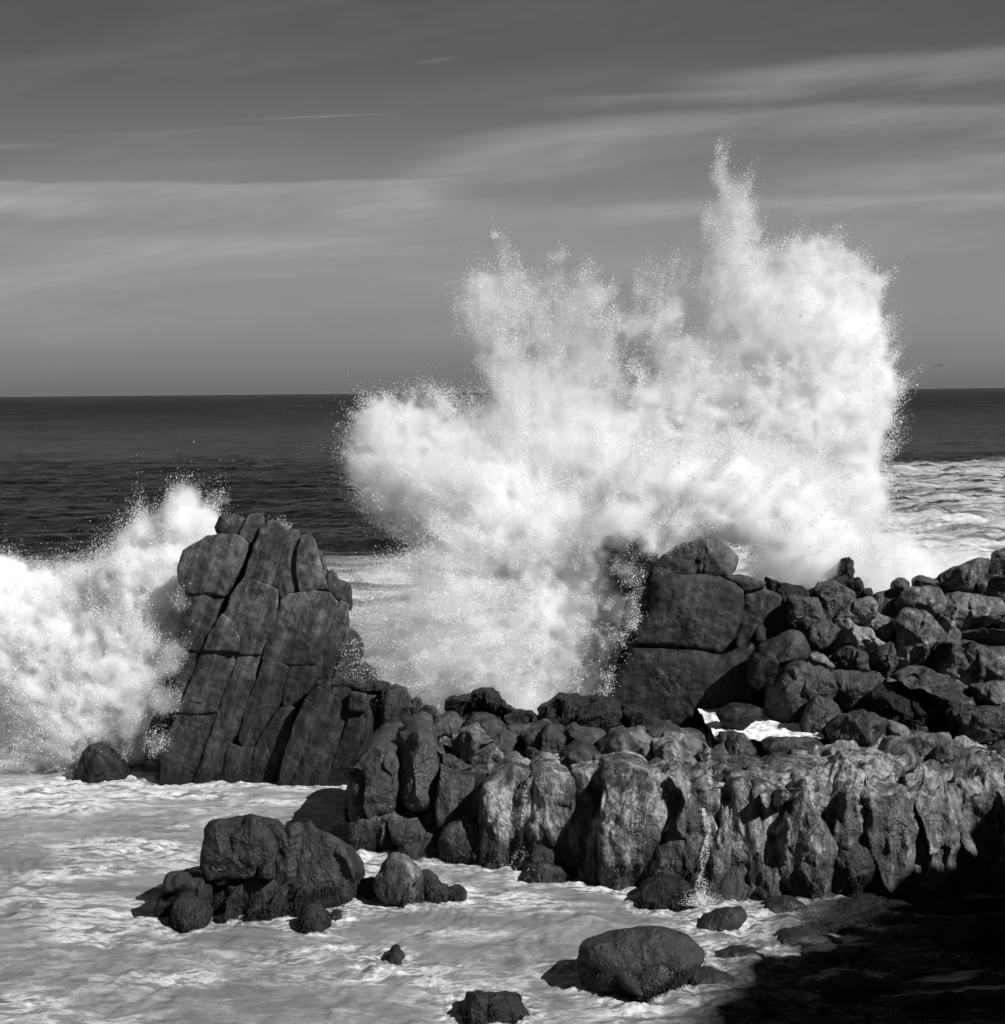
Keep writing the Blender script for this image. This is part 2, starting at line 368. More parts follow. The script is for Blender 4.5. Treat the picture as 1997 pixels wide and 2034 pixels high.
def rock_verts(poly, Y, th, edge=0.12, lean=0.0, dome=0.08, amp=0.05, sink=False, ds=0.04, facets=0, seed=None, round_=1, rough=1.0, back=None, grow=3.0, chk=0.16, frac=1.0, dip=0.3, back_drop=0.32):
    """closed rock solid: the outline `poly` (photo pixels) standing at distance Y, `th` metres deep, with worn edges"""
    if seed is None:
        _seed[0] += 1; seed = _seed[0]
    rs = np.random.RandomState(seed)
    pcn = poly.mean(0); grow_ = grow / np.maximum(np.linalg.norm(poly - pcn, axis=1, keepdims=True), 1)
    poly = pcn + (poly - pcn) * (1 + grow_)
    for _ in range(round_):
        q = np.roll(poly, -1, 0)
        poly = np.stack([poly * (1 - chk) + q * chk, poly * chk + q * (1 - chk)], 1).reshape(-1, 2)
    zb = P(poly[:, 0], poly[:, 1], np.full(len(poly), Y))[:, 2].min()
    p3 = P(poly[:, 0], poly[:, 1], np.full(len(poly), float(Y)))
    Yv = Y + lean * (p3[:, 2] - zb)
    p3 = P(poly[:, 0], poly[:, 1], Yv)
    if sink:
        lowm = p3[:, 2] < zb + sink
        cx_ = p3[:, 0].mean()
        p3[lowm, 2] = np.minimum(p3[lowm, 2], zb) - 0.35
        p3[lowm, 0] = cx_ + (p3[lowm, 0] - cx_) * 1.12
    # resample by arc length
    q = np.roll(p3, -1, 0); L = np.linalg.norm(q - p3, axis=1); cum = np.concatenate([[0], np.cumsum(L)])
    n = int(np.clip(cum[-1] / ds, 24, 420))
    s = np.linspace(0, cum[-1], n, endpoint=False)
    pc = np.vstack([p3, p3[:1]])
    out = np.stack([np.interp(s, cum, pc[:, k]) for k in range(3)], 1)
    c = out.mean(0)
    area2 = 0.5 * abs(np.sum(out[:, 0] * np.roll(out[:, 2], -1) - np.roll(out[:, 0], -1) * out[:, 2]))
    size = math.sqrt(area2)
    edge = min(edge, 0.48 * size, 0.45 * th)
    rad = np.linalg.norm(out - c, axis=1, keepdims=True)
    ins = np.clip(1 - edge / np.maximum(rad, 1e-3), 0.12, 1)       # scale of the inner flat
    rows = []
    K = max(3, int(rad.mean() / ds))
    yv = np.array([0, 1, 0.0])
    for k in range(1, K + 1):
        f = k / K
        rows.append((c + (out - c) * ins * f, -dome * size * (1 - f * f)))
    for a in np.linspace(0, math.pi / 2, max(4, int(1.57 * edge / ds) + 1))[1:]:
        sc = ins + (1 - ins) * math.sin(a)
        rows.append((c + (out - c) * sc, edge * (1 - math.cos(a))))
    bs = back if back else 0.85
    for d in np.linspace(edge, th - edge, max(3, int((th - 2 * edge) / (ds * 1.8)) + 1))[1:]:
        g = 1 - (1 - bs) * ((d - edge) / th)
        rows.append((c + (out - c) * g, d))
    for a in np.linspace(0, math.pi / 2, 5)[1:]:
        sc = (ins + (1 - ins) * math.cos(a)) * bs
        rows.append((c + (out - c) * sc, th - edge + edge * math.sin(a)))
    for f in (0.7, 0.4, 0.15):
        rows.append((c + (out - c) * ins * f * bs, th))
    V = [c[None] + yv * (-dome * size)]
    for q_, d in rows:
        q2 = q_ + yv * (d - edge); q2[:, 2] -= back_drop * max(0.0, d - edge * 0.8); V.append(q2)      # the top slopes down towards the back
    V[0] = V[0] - yv * edge
    V.append(c[None] + yv * (th - edge) - np.array([0, 0, back_drop * th * .9]))
    V = np.concatenate(V)
    R = len(rows)
    j = np.arange(n); jn = (j + 1) % n
    F4 = []
    for r in range(R - 1):
        a = 1 + r * n; b = a + n
        F4.append(np.stack([a + j, a + jn, b + jn, b + j], 1))
    F3 = [np.stack([np.zeros(n, int), 1 + jn, 1 + j], 1), np.stack([np.full(n, len(V) - 1), 1 + (R - 1) * n + j, 1 + (R - 1) * n + jn], 1)]
    F4 = np.concatenate(F4); F3 = np.concatenate(F3)
    # orientation
    A = V[F4[:, 1]] - V[F4[:, 0]]; B = V[F4[:, 2]] - V[F4[:, 0]]
    vol = np.einsum('ij,ij->', np.cross(A, B), V[F4[:, 0]] - V.mean(0))
    if vol < 0: F4 = F4[:, ::-1]
    F3n = np.cross(V[F3[:, 1]] - V[F3[:, 0]], V[F3[:, 2]] - V[F3[:, 0]])
    if np.einsum('ij,ij->', F3n, V[F3[:, 0]] - V.mean(0)) < 0: F3 = F3[:, ::-1]
    # chipped planes
    for _ in range(facets):
        nv = rs.normal(size=3); nv[1] = -abs(nv[1]) * 0.8; nv /= np.linalg.norm(nv)
        sdot = V @ nv; hi_, lo_ = sdot.max(), sdot.min()
        cap = lo_ + (hi_ - lo_) * rs.uniform(0.80, 0.93)
        ex = np.clip(sdot - cap, 0, None)
        V = V - nv * ex[:, None] * 0.85
    if frac > 0: V = plates(V, int(5 + 9 * size), rs, seed, dip, frac, min(1.0, size / 0.8))
    # weathering
    m = max(size, 0.25)
    V = V + vecnoise(V * (1.1 / m), 2, seed) * amp * min(m, 1.2) * 0.9
    V = V + vecnoise(V * (3.6 / m ** 0.5), 3, seed + 9) * amp * 0.55 * m ** 0.5 * rough
    V = V + vecnoise(V * 6.5, 3, seed + 5) * 0.016 * rough
    # creases: ridged noise cuts grooves along the dip
    return V, [F4, F3]

def rock(name, crop, pts, Y, th, mat, parent=None, **kw):
    V, F = rock_verts(px(crop, pts), Y, th, **kw)
    return mesh_obj(name, V, F, MT[mat], parent)

def weed(name, V, n, parent, seed=0, zmax=0.42, ln=0.06, front=True):
    """fringe of short hanging weed blades rooted on points of a rock surface"""
    rs = np.random.RandomState(seed)
    if callable(zmax): idx = np.where(zmax(V))[0]
    else: idx = np.where((V[:, 2] < zmax) & (V[:, 2] > -0.05))[0]
    if not len(idx): return None
    b = V[rs.choice(idx, n)]
    k = fbm(b * 1.9 + seed, 2) > -0.12
    b = b[k]; n = len(b)
    dirs = np.stack([rs.normal(0, .5, n), -np.abs(rs.normal(.5, .3, n)), rs.normal(-0.7, .5, n)], 1)
    dirs /= np.linalg.norm(dirs, axis=1)[:, None]
    sd = np.cross(dirs, rs.normal(size=(n, 3))); sd /= np.linalg.norm(sd, axis=1)[:, None]
    w = rs.uniform(.006, .014, (n, 1)); l = rs.uniform(.4, 1.2, (n, 1)) * ln
    o = b + dirs * 0.0
    v = np.stack([o - sd * w, o + sd * w, o + dirs * l + sd * w * .6 + [0, 0, -0.02], o + dirs * l * 1.25 + np.array([0, 0, -1]) * l * .3], 1)
    base = np.arange(n)[:, None] * 4
    return tag(mesh_obj(name, v.reshape(-1, 3), [base + np.array([[0, 1, 2, 3]])], MT['weed'], parent, smooth_=False), kind='stuff')

def thing(name, label, cat, group=None):
    return tag(empty(name), label, cat, group)

ALLROCK = {}
def build(root, part, crop, items, Y, th, mat, weed_n=0, **kw):
    Vs = []
    for it in items:
        pts = it[0]; o = dict(kw); y, t_, m_ = Y, th, mat
        if len(it) > 1:
            o.update(it[1]); y = o.pop('Y', y) + o.pop('dY', 0); t_ = o.pop('th', t_); m_ = o.pop('mat', m_); 
        V, F = rock_verts(px(o.pop('crop', crop), pts), y, t_, **o)
        mesh_obj(part, V, F, MT[m_], root)
        Vs.append(V)
    if weed_n:
        weed('seaweed', np.concatenate(Vs), weed_n, root, seed=len(Vs))
    return Vs

def surfY(pyD):
    return np.where(pyD > 1350, 26.3 + (1470 - pyD) / 120 * 4.0, 30.3 + (1350 - pyD) / 270 * 3.0)

# ================================================================== the leaning sea stack
stack = thing('sea_stack', 'tall leaning fluted sea stack split by dark diagonal cracks, spray bursting on its left side', 'sea stack')
YS = 32.4
build(stack, 'rock_slab', A_, [
 ([(1020,350),(1045,298),(1120,292),(1172,318),(1165,345),(1120,388),(1035,382)], dict(dY=.5, th=.9, edge=.14)),
 ([(1165,320),(1185,292),(1238,288),(1240,345),(1205,405),(1180,425),(1150,405),(1135,378)], dict(dY=.35, th=1.0)),
 ([(875,460),(930,428),(975,398),(1040,385),(1130,388),(1172,430),(1150,510),(1110,585),(1060,672),(985,652),(905,658),(850,610),(845,540)], dict(dY=0.1)),
 ([(905,662),(980,658),(1056,684),(1015,780),(978,880),(950,928),(868,922),(850,830),(875,740)], dict(dY=0.05)),
 ([(866,926),(950,932),(930,1010),(892,1100),(842,1228),(765,1205),(800,1040)], {}),
 ([(765,1208),(840,1232),(803,1320),(775,1420),(760,1460),(690,1440),(700,1330),(730,1250)], dict(dY=.25)),
 ([(1235,350),(1280,318),(1330,342),(1362,385),(1355,430),(1318,520),(1278,622),(1210,602),(1150,600),(1190,480)], dict(dY=.15)),
 ([(1370,365),(1412,368),(1422,420),(1405,560),(1420,645),(1330,690),(1308,640),(1280,622),(1322,520),(1358,430)], dict(dY=.3)),
 ([(1428,400),(1470,383),(1492,430),(1503,500),(1538,600),(1548,640),(1420,652),(1402,560),(1412,450)], dict(dY=.2)),
 ([(1495,445),(1520,470),(1535,530),(1545,600),(1530,610),(1505,520)], dict(dY=.6, th=.8, edge=.05)),
 ([(1548,580),(1575,553),(1602,598),(1652,622),(1660,700),(1647,722),(1600,692),(1560,655)], dict(dY=.5, th=1.2)),
 ([(1150,602),(1210,604),(1275,628),(1312,650),(1310,720),(1290,800),(1262,870),(1232,952),(1132,948),(1128,870),(1112,800),(1062,770),(1100,670)], dict(dY=-.05)),
 ([(1050,765),(1115,795),(1130,870),(1128,935),(1040,925),(962,930),(1000,840)], dict(dY=-.05)),
 ([(1330,700),(1370,668),(1480,655),(1560,665),(1595,710),(1588,750),(1550,830),(1530,900),(1492,1002),(1330,992),(1243,978),(1262,890),(1312,770)], dict(dY=.0, edge=.07)),
 ([(1592,752),(1602,700),(1648,722),(1640,790),(1602,900),(1562,1000),(1540,1062),(1490,1072),(1498,985),(1545,860)], dict(dY=.25)),
 ([(1628,812),(1645,830),(1612,960),(1592,1042),(1550,1062),(1580,960)], dict(dY=.5, edge=.06)),
 ([(1640,840),(1680,850),(1712,900),(1700,980),(1712,1022),(1682,1072),(1585,1072),(1612,970)], dict(dY=.45, mat='ledge_dark', grow=6)),
 ([(1690,1080),(1700,1050),(1730,983),(1742,1012),(1772,1020),(1775,1078)], dict(dY=.5, th=1, mat='ledge_dark', grow=5)),
 ([(950,936),(1040,930),(1132,942),(1112,1030),(1062,1140),(1028,1222),(935,1228),(845,1225),(885,1120),(930,1010)], dict(dY=-.08)),
 ([(845,1234),(935,1236),(1030,1228),(992,1340),(962,1420),(910,1548),(850,1530),(770,1525),(762,1430),(800,1330)], dict(dY=-.2, sink=.25)),
 ([(1132,952),(1233,957),(1212,1030),(1203,1080),(1168,1160),(1130,1300),(1088,1370),(1020,1548),(918,1550),(962,1440),(1012,1290),(1062,1140),(1102,1040)], dict(dY=-.25, sink=.25)),
 ([(1243,984),(1330,994),(1372,1020),(1342,1100),(1320,1180),(1242,1320),(1200,1385),(1150,1400),(1125,1340),(1172,1180),(1212,1080)], dict(dY=-.18)),
 ([(1372,1015),(1480,1003),(1500,1050),(1450,1130),(1400,1200),(1342,1202),(1345,1120)], dict(dY=-.1)),
 ([(1325,1205),(1400,1205),(1372,1330),(1340,1440),(1302,1575),(1190,1572),(1205,1410),(1250,1315)], dict(dY=-.32, sink=.25)),
 ([(1090,1375),(1150,1402),(1205,1392),(1192,1480),(1190,1572),(1100,1565),(1025,1552)], dict(dY=-.3, sink=.25)),
 # hidden core that carries the slabs
 ([(900,500),(1000,430),(1180,400),(1400,400),(1500,480),(1600,660),(1600,900),(1640,1100),(1640,1500),(1200,1530),(800,1480),(760,1300),(860,900)], dict(dY=.45, th=1.5, mat='weedy', sink=.5)),
 ], YS, 1.3, 'stack', weed_n=2500, back=.65, edge=0.05, dome=0.025, amp=0.022, lean=0.10, grow=3.5, frac=.12, chk=.06)

shoulder = thing('rock_outcrop', 'lower fluted rock shoulder of parallel slanting ribs joining the tall stack to the ledge', 'rock outcrop')
build(shoulder, 'rock_rib', A_, [
 ([(1500,1100),(1560,1080),(1650,1092),(1652,1180),(1640,1260),(1580,1430),(1508,1618),(1360,1590),(1300,1575),(1340,1430),(1400,1280),(1440,1170)], dict(sink=.25)),
 ([(1656,1130),(1732,1138),(1722,1222),(1650,1216)], {}),
 ([(1652,1224),(1718,1230),(1692,1400),(1642,1595),(1515,1618),(1580,1440),(1642,1270)], dict(sink=.25)),
 ([(1740,1145),(1815,1152),(1802,1250),(1782,1392),(1750,1500),(1700,1600),(1650,1590),(1690,1440),(1712,1260)], dict(dY=.05, sink=.25)),
 ([(1490,1082),(1560,1066),(1700,1070),(1840,1080),(1845,1108),(1740,1130),(1600,1095),(1520,1105)], dict(dY=.2, th=1.4, edge=.05)),
 ([(1820,1118),(1870,1095),(1900,1110),(1900,1300),(1880,1400),(1795,1392),(1806,1250)], dict(dY=.05)),
 ([(380,170),(440,150),(490,165),(505,200),(520,290),(500,400),(430,470),(380,460),(395,300)], dict(crop=D_, dY=-.1)),
 ([(395,158),(500,168),(522,215),(565,262),(640,290),(645,400),(600,440),(540,395),(450,460),(430,475),(380,462)], dict(crop=D_, dY=-.12, th=1.6)),
 ([(523,215),(550,203),(562,215),(555,280),(540,330),(520,320)], dict(crop=D_, dY=-.1, th=.7, edge=.06)),
 ([(563,260),(590,240),(622,250),(640,275),(655,290),(620,380),(560,400),(545,330)], dict(crop=D_, dY=-.3, th=1.)),
 ([(500,300),(545,330),(560,400),(540,440),(450,450),(440,380)], dict(crop=D_, dY=-.3, th=1.2)),
 ([(1480,1120),(1900,1110),(1900,1480),(1650,1560),(1380,1540)], dict(dY=.5, th=1.6, mat='weedy')),
 ], 31.7, 1.9, 'stack', edge=0.05, dome=0.025, amp=0.022, lean=0.08, frac=.3, chk=.07)

# ================================================================== the long ledge
ledge = thing('rock_ledge', 'long flat-topped rock ledge whose stained front wall drops into the foaming water', 'rock ledge')
LY = 26.6
build(ledge, 'rock_buttress', D_, [
 ([(216,600),(240,540),(330,455),(430,450),(470,560),(500,680),(440,738),(350,752),(245,800),(222,740)], dict(Y=27.7, grow=6, th=3.0, edge=.35, mat='ledge_dark')),
 ([(425,600),(448,450),(540,388),(600,425),(618,560),(612,690),(505,702)], dict(Y=27.6, th=2.6, edge=.22, mat='ledge_dark')),
 ([(245,805),(350,758),(432,765),(442,900),(410,955),(375,975),(320,950),(262,880)], dict(Y=27.4, th=2.4, edge=.22, mat='ledge_dark', sink=.2)),
 ([(440,795),(560,772),(688,782),(682,850),(622,905),(500,905),(440,870)], dict(Y=27.2, th=2.4, edge=.12, mat='ledge_dark', sink=0)),
 ([(470,905),(640,902),(682,960),(662,1022),(540,1018),(480,960)], dict(Y=26.95, th=2.4, mat='ledge_dark', sink=.15)),
 ([(620,700),(640,560),(700,590),(830,600),(880,640),(870,780),(700,790),(640,790)], dict(Y=27.3, th=2.6, mat='ledge_dark')),
 ([(690,785),(800,800),(872,862),(852,950),(764,1035),(655,1025),(682,900)], dict(Y=26.7, th=2.4, edge=.1, sink=.15, mat='ledge_dark')),
 ([(860,650),(920,600),(1000,560),(1085,590),(1100,700),(1085,860),(1055,1000),(1000,1030),(900,1025),(800,1035),(850,960),(872,850)], dict(Y=26.5, edge=.2, sink=.15)),
 ([(1090,600),(1150,560),(1285,590),(1312,760),(1292,900),(1250,1015),(1120,890),(1082,820)], dict(Y=26.3, edge=.25)),
 ([(1090,860),(1180,935),(1255,1005),(1205,1060),(1110,1065),(1040,1050),(1062,950)], dict(Y=26.2, sink=.15, mat='ledge_dark', edge=.2)),
 ([(1275,580),(1360,555),(1445,560),(1445,760),(1425,1000),(1410,1065),(1300,1035),(1250,1020),(1290,850)], dict(Y=26.3, sink=.15, edge=.2)),
 ([(1448,585),(1540,560),(1640,580),(1702,640),(1722,750),(1655,900),(1600,1080),(1545,1132),(1470,1115),(1418,1065),(1435,800)], dict(Y=25.35, edge=.22, sink=.15)),
 ([(1650,620),(1720,560),(1850,600),(1900,700),(1860,740),(1730,800),(1700,700)], dict(Y=26.4, edge=.3)),
 ([(170,740),(210,620),(320,540),(405,570),(462,640),(442,800),(420,1000),(350,1030),(250,1025),(60,960),(100,860)], dict(crop=E_, Y=25.1, edge=.22, sink=.15)),
 ([(425,440),(440,400),(520,378),(560,400),(560,520),(520,620),(440,640),(420,540)], dict(crop=E_, Y=25.8, edge=.3, mat='ledge_dark')),
 ([(520,390),(640,398),(710,430),(795,440),(805,560),(785,700),(752,850),(722,965),(590,1015),(470,1010),(452,850),(470,660),(540,560)], dict(crop=E_, Y=25.1, edge=.25, sink=.15)),
 ([(840,510),(890,430),(1020,430),(1062,560),(1062,680),(1012,840),(1002,1010),(880,1045),(850,960),(740,830),(785,660)], dict(crop=E_, Y=24.7, edge=.3, dome=.15, sink=.15)),
 ([(1045,640),(1085,590),(1150,572),(1240,590),(1265,640),(1260,720),(1222,900),(1160,1050),(1010,1050),(1030,880)], dict(crop=E_, Y=24.8, edge=.3, sink=.15, mat='ledge_dark')),
 ([(1180,540),(1240,452),(1350,432),(1430,470),(1452,600),(1400,700),(1270,705),(1190,625)], dict(crop=E_, Y=25.3, edge=.4, dome=.12)),
 ([(1250,720),(1330,680),(1450,640),(1602,660),(1702,700),(1650,880),(1400,1010),(1180,1065),(1230,900)], dict(crop=E_, Y=25.0, edge=.22, sink=.15)),
 ([(1445,470),(1580,422),(1700,440),(1850,470),(1980,520),(1950,640),(1750,690),(1600,705),(1480,645)], dict(crop=E_, Y=25.6, edge=.35)),
 ([(1700,700),(1980,600),(2150,700),(2100,1000),(1700,1020),(1500,1040),(1640,880)], dict(crop=E_, Y=25.2, edge=.3, sink=.15)),
 ([(780,440),(860,400),(1000,395),(1200,410),(1190,560),(1100,600),(1040,560),(880,520),(800,560)], dict(crop=E_, Y=25.6, edge=.3)),
 ([(1180,440),(1290,362),(1500,342),(1780,360),(1950,390),(1930,500),(1600,522),(1400,442),(1250,475)], dict(crop=E_, Y=26.6, edge=.35, mat='rubble', th=1.6)),
 ], LY, 2.8, 'ledge', weed_n=14000, edge=0.2, dome=0.06, amp=0.05, lean=0.16, facets=1, grow=13.0, dip=0.0, back_drop=0.0)

# rocks on the top of the ledge
build(ledge, 'rock_knob', D_, [
 ([(672,285),(682,242),(720,234),(780,240),(860,270),(980,300),(985,350),(860,345),(700,325)], dict(Y=30.0, mat='weedy')),
 ([(808,245),(813,205),(822,194),(832,205),(836,245)], dict(Y=29.9, mat='weedy', th=.5, edge=.08)),
 ([(832,240),(838,200),(870,194),(900,202),(918,222),(960,250),(1000,290),(960,320),(860,300)], dict(Y=29.8, mat='weedy', th=1)),
 ([(820,310),(930,330),(962,372),(880,402),(840,372),(780,360)], dict(Y=29.0, mat='ledge_dark')),
 ([(865,400),(960,398),(1012,430),(1002,472),(920,484),(870,450)], dict(Y=28.4, mat='ledge_dark')),
 ([(735,400),(820,380),(880,430),(962,532),(900,548),(790,520),(750,460)], dict(Y=28.0, mat='rubble', facets=2)),
 ([(1078,400),(1160,358),(1232,400),(1238,482),(1175,532),(1090,482)], dict(Y=28.3, mat='ledge_dark', facets=2)),
 ([(1080,470),(1120,490),(1175,535),(1120,545),(1080,520)], dict(Y=27.9, mat='ledge_dark', th=.5)),
 ([(640,330),(700,325),(780,360),(740,400),(690,370),(625,400)], dict(Y=29.2, mat='ledge_dark')),
 ([(990,300),(1060,300),(1110,320),(1180,370),(1100,390),(1010,350)], dict(Y=29.6, mat='weedy', th=.8)),
 ([(1000,360),(1080,360),(1100,400),(1075,440),(1010,430),(975,390)], dict(Y=29.0, mat='ledge_dark', th=.8)),
 ([(1110,312),(1170,268),(1222,240),(1300,235),(1330,290),(1300,370),(1190,365)], dict(Y=29.6, mat='weedy')),
 ([(1300,250),(1400,240),(1500,262),(1560,330),(1500,400),(1380,400),(1290,370)], dict(Y=29.4, mat='weedy')),
 ([(1540,280),(1600,290),(1700,340),(1700,400),(1580,400),(1520,370)], dict(Y=29.2, mat='weedy')),
 ([(1235,400),(1300,370),(1420,400),(1420,460),(1340,480),(1250,470)], dict(Y=28.5, mat='ledge_dark')),
 ([(1418,512),(1440,455),(1480,415),(1540,392),(1562,450),(1562,532),(1500,548)], dict(Y=27.4, mat='rubble', facets=2)),
 ([(1540,402),(1620,396),(1692,460),(1692,512),(1570,514)], dict(Y=27.6, mat='rubble')),
 ([(1690,462),(1770,448),(1842,520),(1852,602),(1760,622),(1700,562)], dict(Y=27.0, mat='ledge')),
 ([(1255,500),(1330,470),(1420,500),(1450,560),(1360,560),(1260,560)], dict(Y=27.2, mat='ledge_dark')),
 ([(820,570),(860,545),(900,600),(880,630),(840,620)], dict(Y=27.8, mat='rubble', th=.5)),
 ([(640,500),(760,540),(880,560),(1000,560),(900,620),(700,620),(640,600)], dict(Y=28.0, mat='weedy', th=.8)),
 ([(1700,420),(1800,400),(1904,420),(1904,540),(1860,600),(1800,520)], dict(Y=27.8, mat='rubble')),
 ([(1580,380),(1700,370),(1800,400),(1700,440),(1600,410)], dict(Y=28.2, mat='ledge_dark')),
 ], 28.5, 1.2, 'ledge_dark', edge=.08, dome=.06, amp=.08, grow=12.0, frac=1.8, facets=6, chk=.05, back_drop=.05)

# hidden rock mass under the ledge and the boulders: the sloping body they rest on
RX = [600, 660, 800, 850, 910, 960, 1020, 1060, 1150, 1250, 1330, 1430, 1480, 1520, 1600, 1650, 1700, 1800, 1904, 2200, 2500]
RYv = [1440, 1435, 1425, 1390, 1358, 1372, 1382, 1352, 1345, 1352, 1345, 1335, 1290, 1180, 1125, 1160, 1130, 1110, 1085, 1010, 990]
xs = np.linspace(640, 2500, 700); ts = np.linspace(0, 1, 90)
top = np.interp(xs, RX, RYv)
frontpy = np.interp(xs, [640, 800, 1000, 1250, 1500, 1904, 2500], [1440, 1450, 1462, 1462, 1465, 1470, 1470])
pyg = top[:, None] + (frontpy - top)[:, None] * ts[None]
pxg = np.repeat(xs[:, None], len(ts), 1)
Yg = surfY(pyg) + 0.12 + np.interp(pxg, [640, 800, 1000, 1150, 1250, 1400, 1600, 1904, 2500], [1.7, 0.8, -0.15, -0.6, -1.0, -1.38, -1.6, -1.2, -0.7]) * ts[None] ** 2
base = P(pxg / .9534, pyg / .9534, Yg)
POOLC = P(np.array(1425 / .9534), np.array(1372 / .9534), np.array(float(surfY(1372.)) + .1))
base[..., 2] -= 0.2 - 0.28 * fbm(base * 1.3, 5) 
dpool = np.hypot((base[..., 0] - POOLC[0]) / 0.9, (base[..., 1] - POOLC[1]) / 1.3)
base[..., 2] = np.where(dpool < 1.25, np.minimum(base[..., 2], POOLC[2] - 0.25 + 0.35 * np.clip(dpool - .8, 0, 1)), base[..., 2])
fr = []
for k, z in enumerate(np.linspace(0.02, 1, 46)):
    r = base[:, -1].copy(); r[:, 2] = r[:, 2] * (1 - z) - 0.7 * z; r[:, 1] += -0.55 * z + 0.12 * fbm(r * np.array([2.2, 2, .9]), 4); fr.append(r[:, None])
bk = []
for k, z in enumerate(np.linspace(1, 0.08, 12)):
    r = base[:, 0].copy(); r[:, 2] = r[:, 2] * (1 - z) - 0.7 * z; r[:, 1] += 0.4 + z * 1.2 + 0.3 * fbm(r * 1.5, 3); bk.append(r[:, None])
G = np.concatenate(bk + [base] + fr, 1)
nu, nv = G.shape[:2]
G = plates(G.reshape(-1, 3), 420, np.random.RandomState(5), 5, 0.05, 2.8, 1.0).reshape(nu, nv, 3)
G = G + 0.10 * vecnoise(G * 3.0, 4, 12) * .6
ii = np.arange(nu * nv).reshape(nu, nv)
bed = mesh_obj('rock_bed', G.reshape(-1, 3), np.stack([ii[:-1, :-1], ii[1:, :-1], ii[1:, 1:], ii[:-1, 1:]], -1).reshape(-1, 4)[:, ::-1], MT['ledge'], ledge)
bed.data.materials.append(MT['ledge_dark'])
fi, fj = np.meshgrid(np.arange(nu - 1), np.arange(nv - 1), indexing='ij')
bed.data.polygons.foreach_set('material_index', ((fj < len(bk) + 68) | (xs[fi] + 25 * np.sin(fj * .4) < 985)).astype(np.int32).ravel())

# ================================================================== the monolith with its cap stone
mono = thing('rock_tower', 'massive smooth-faced square rock tower in the middle, spray bursting over its top', 'rock tower')
build(mono, 'rock_face', C_, [
 ([(425,432),(500,408),(600,408),(700,413),(760,438),(797,470),(792,560),(762,660),(705,735),(600,715),(330,702),(362,620),(418,540)], dict(dY=0, edge=.22)),
 ([(330,708),(600,722),(705,740),(762,715),(842,688),(860,780),(905,880),(852,930),(705,955),(640,990),(500,1010),(430,965),(270,958),(200,948),(255,835),(305,760)], dict(dY=-.15, edge=.25, sink=.3)),
 ([(325,462),(440,458),(420,600),(400,700),(400,900),(400,950),(120,945),(220,800),(290,650)], dict(dY=.12, frac=.2)),
 ([(800,472),(870,458),(950,490),(1003,530),(1003,620),(922,682),(850,692),(842,640),(782,740),(765,700),(795,560)], dict(dY=.1)),
 ([(718,415),(800,408),(892,440),(882,462),(800,475),(760,435)], dict(dY=.1, th=1.2, edge=.08)),
 ([(350,500),(980,500),(980,900),(250,950)], dict(dY=.7, th=2.2, mat='weedy', sink=.6)),
 ], 31.6, 2.4, 'mono', edge=.09, dome=.03, amp=.03, lean=.08, frac=.1, chk=.07)
cap = thing('capstone', 'angular cap stone of leaning blocks on top of the square rock tower', 'boulder')
build(cap, 'rock_block', C_, [
 ([(305,440),(340,370),(420,345),(415,430),(395,456),(328,456)], dict(dY=.1)),
 ([(415,360),(500,300),(560,275),(640,252),(622,405),(490,400),(432,432),(408,440)], {}),
 ([(655,242),(700,240),(755,276),(795,320),(772,372),(742,412),(632,410),(628,380)], dict(dY=.05, facets=1)),
 ([(200,262),(262,232),(352,222),(440,300),(430,400),(340,470),(290,480),(240,380)], dict(dY=.5, th=1.2)),
 ], 32.0, 1.6, 'mono', edge=.07, dome=.03, amp=.03, frac=.4, chk=.1)

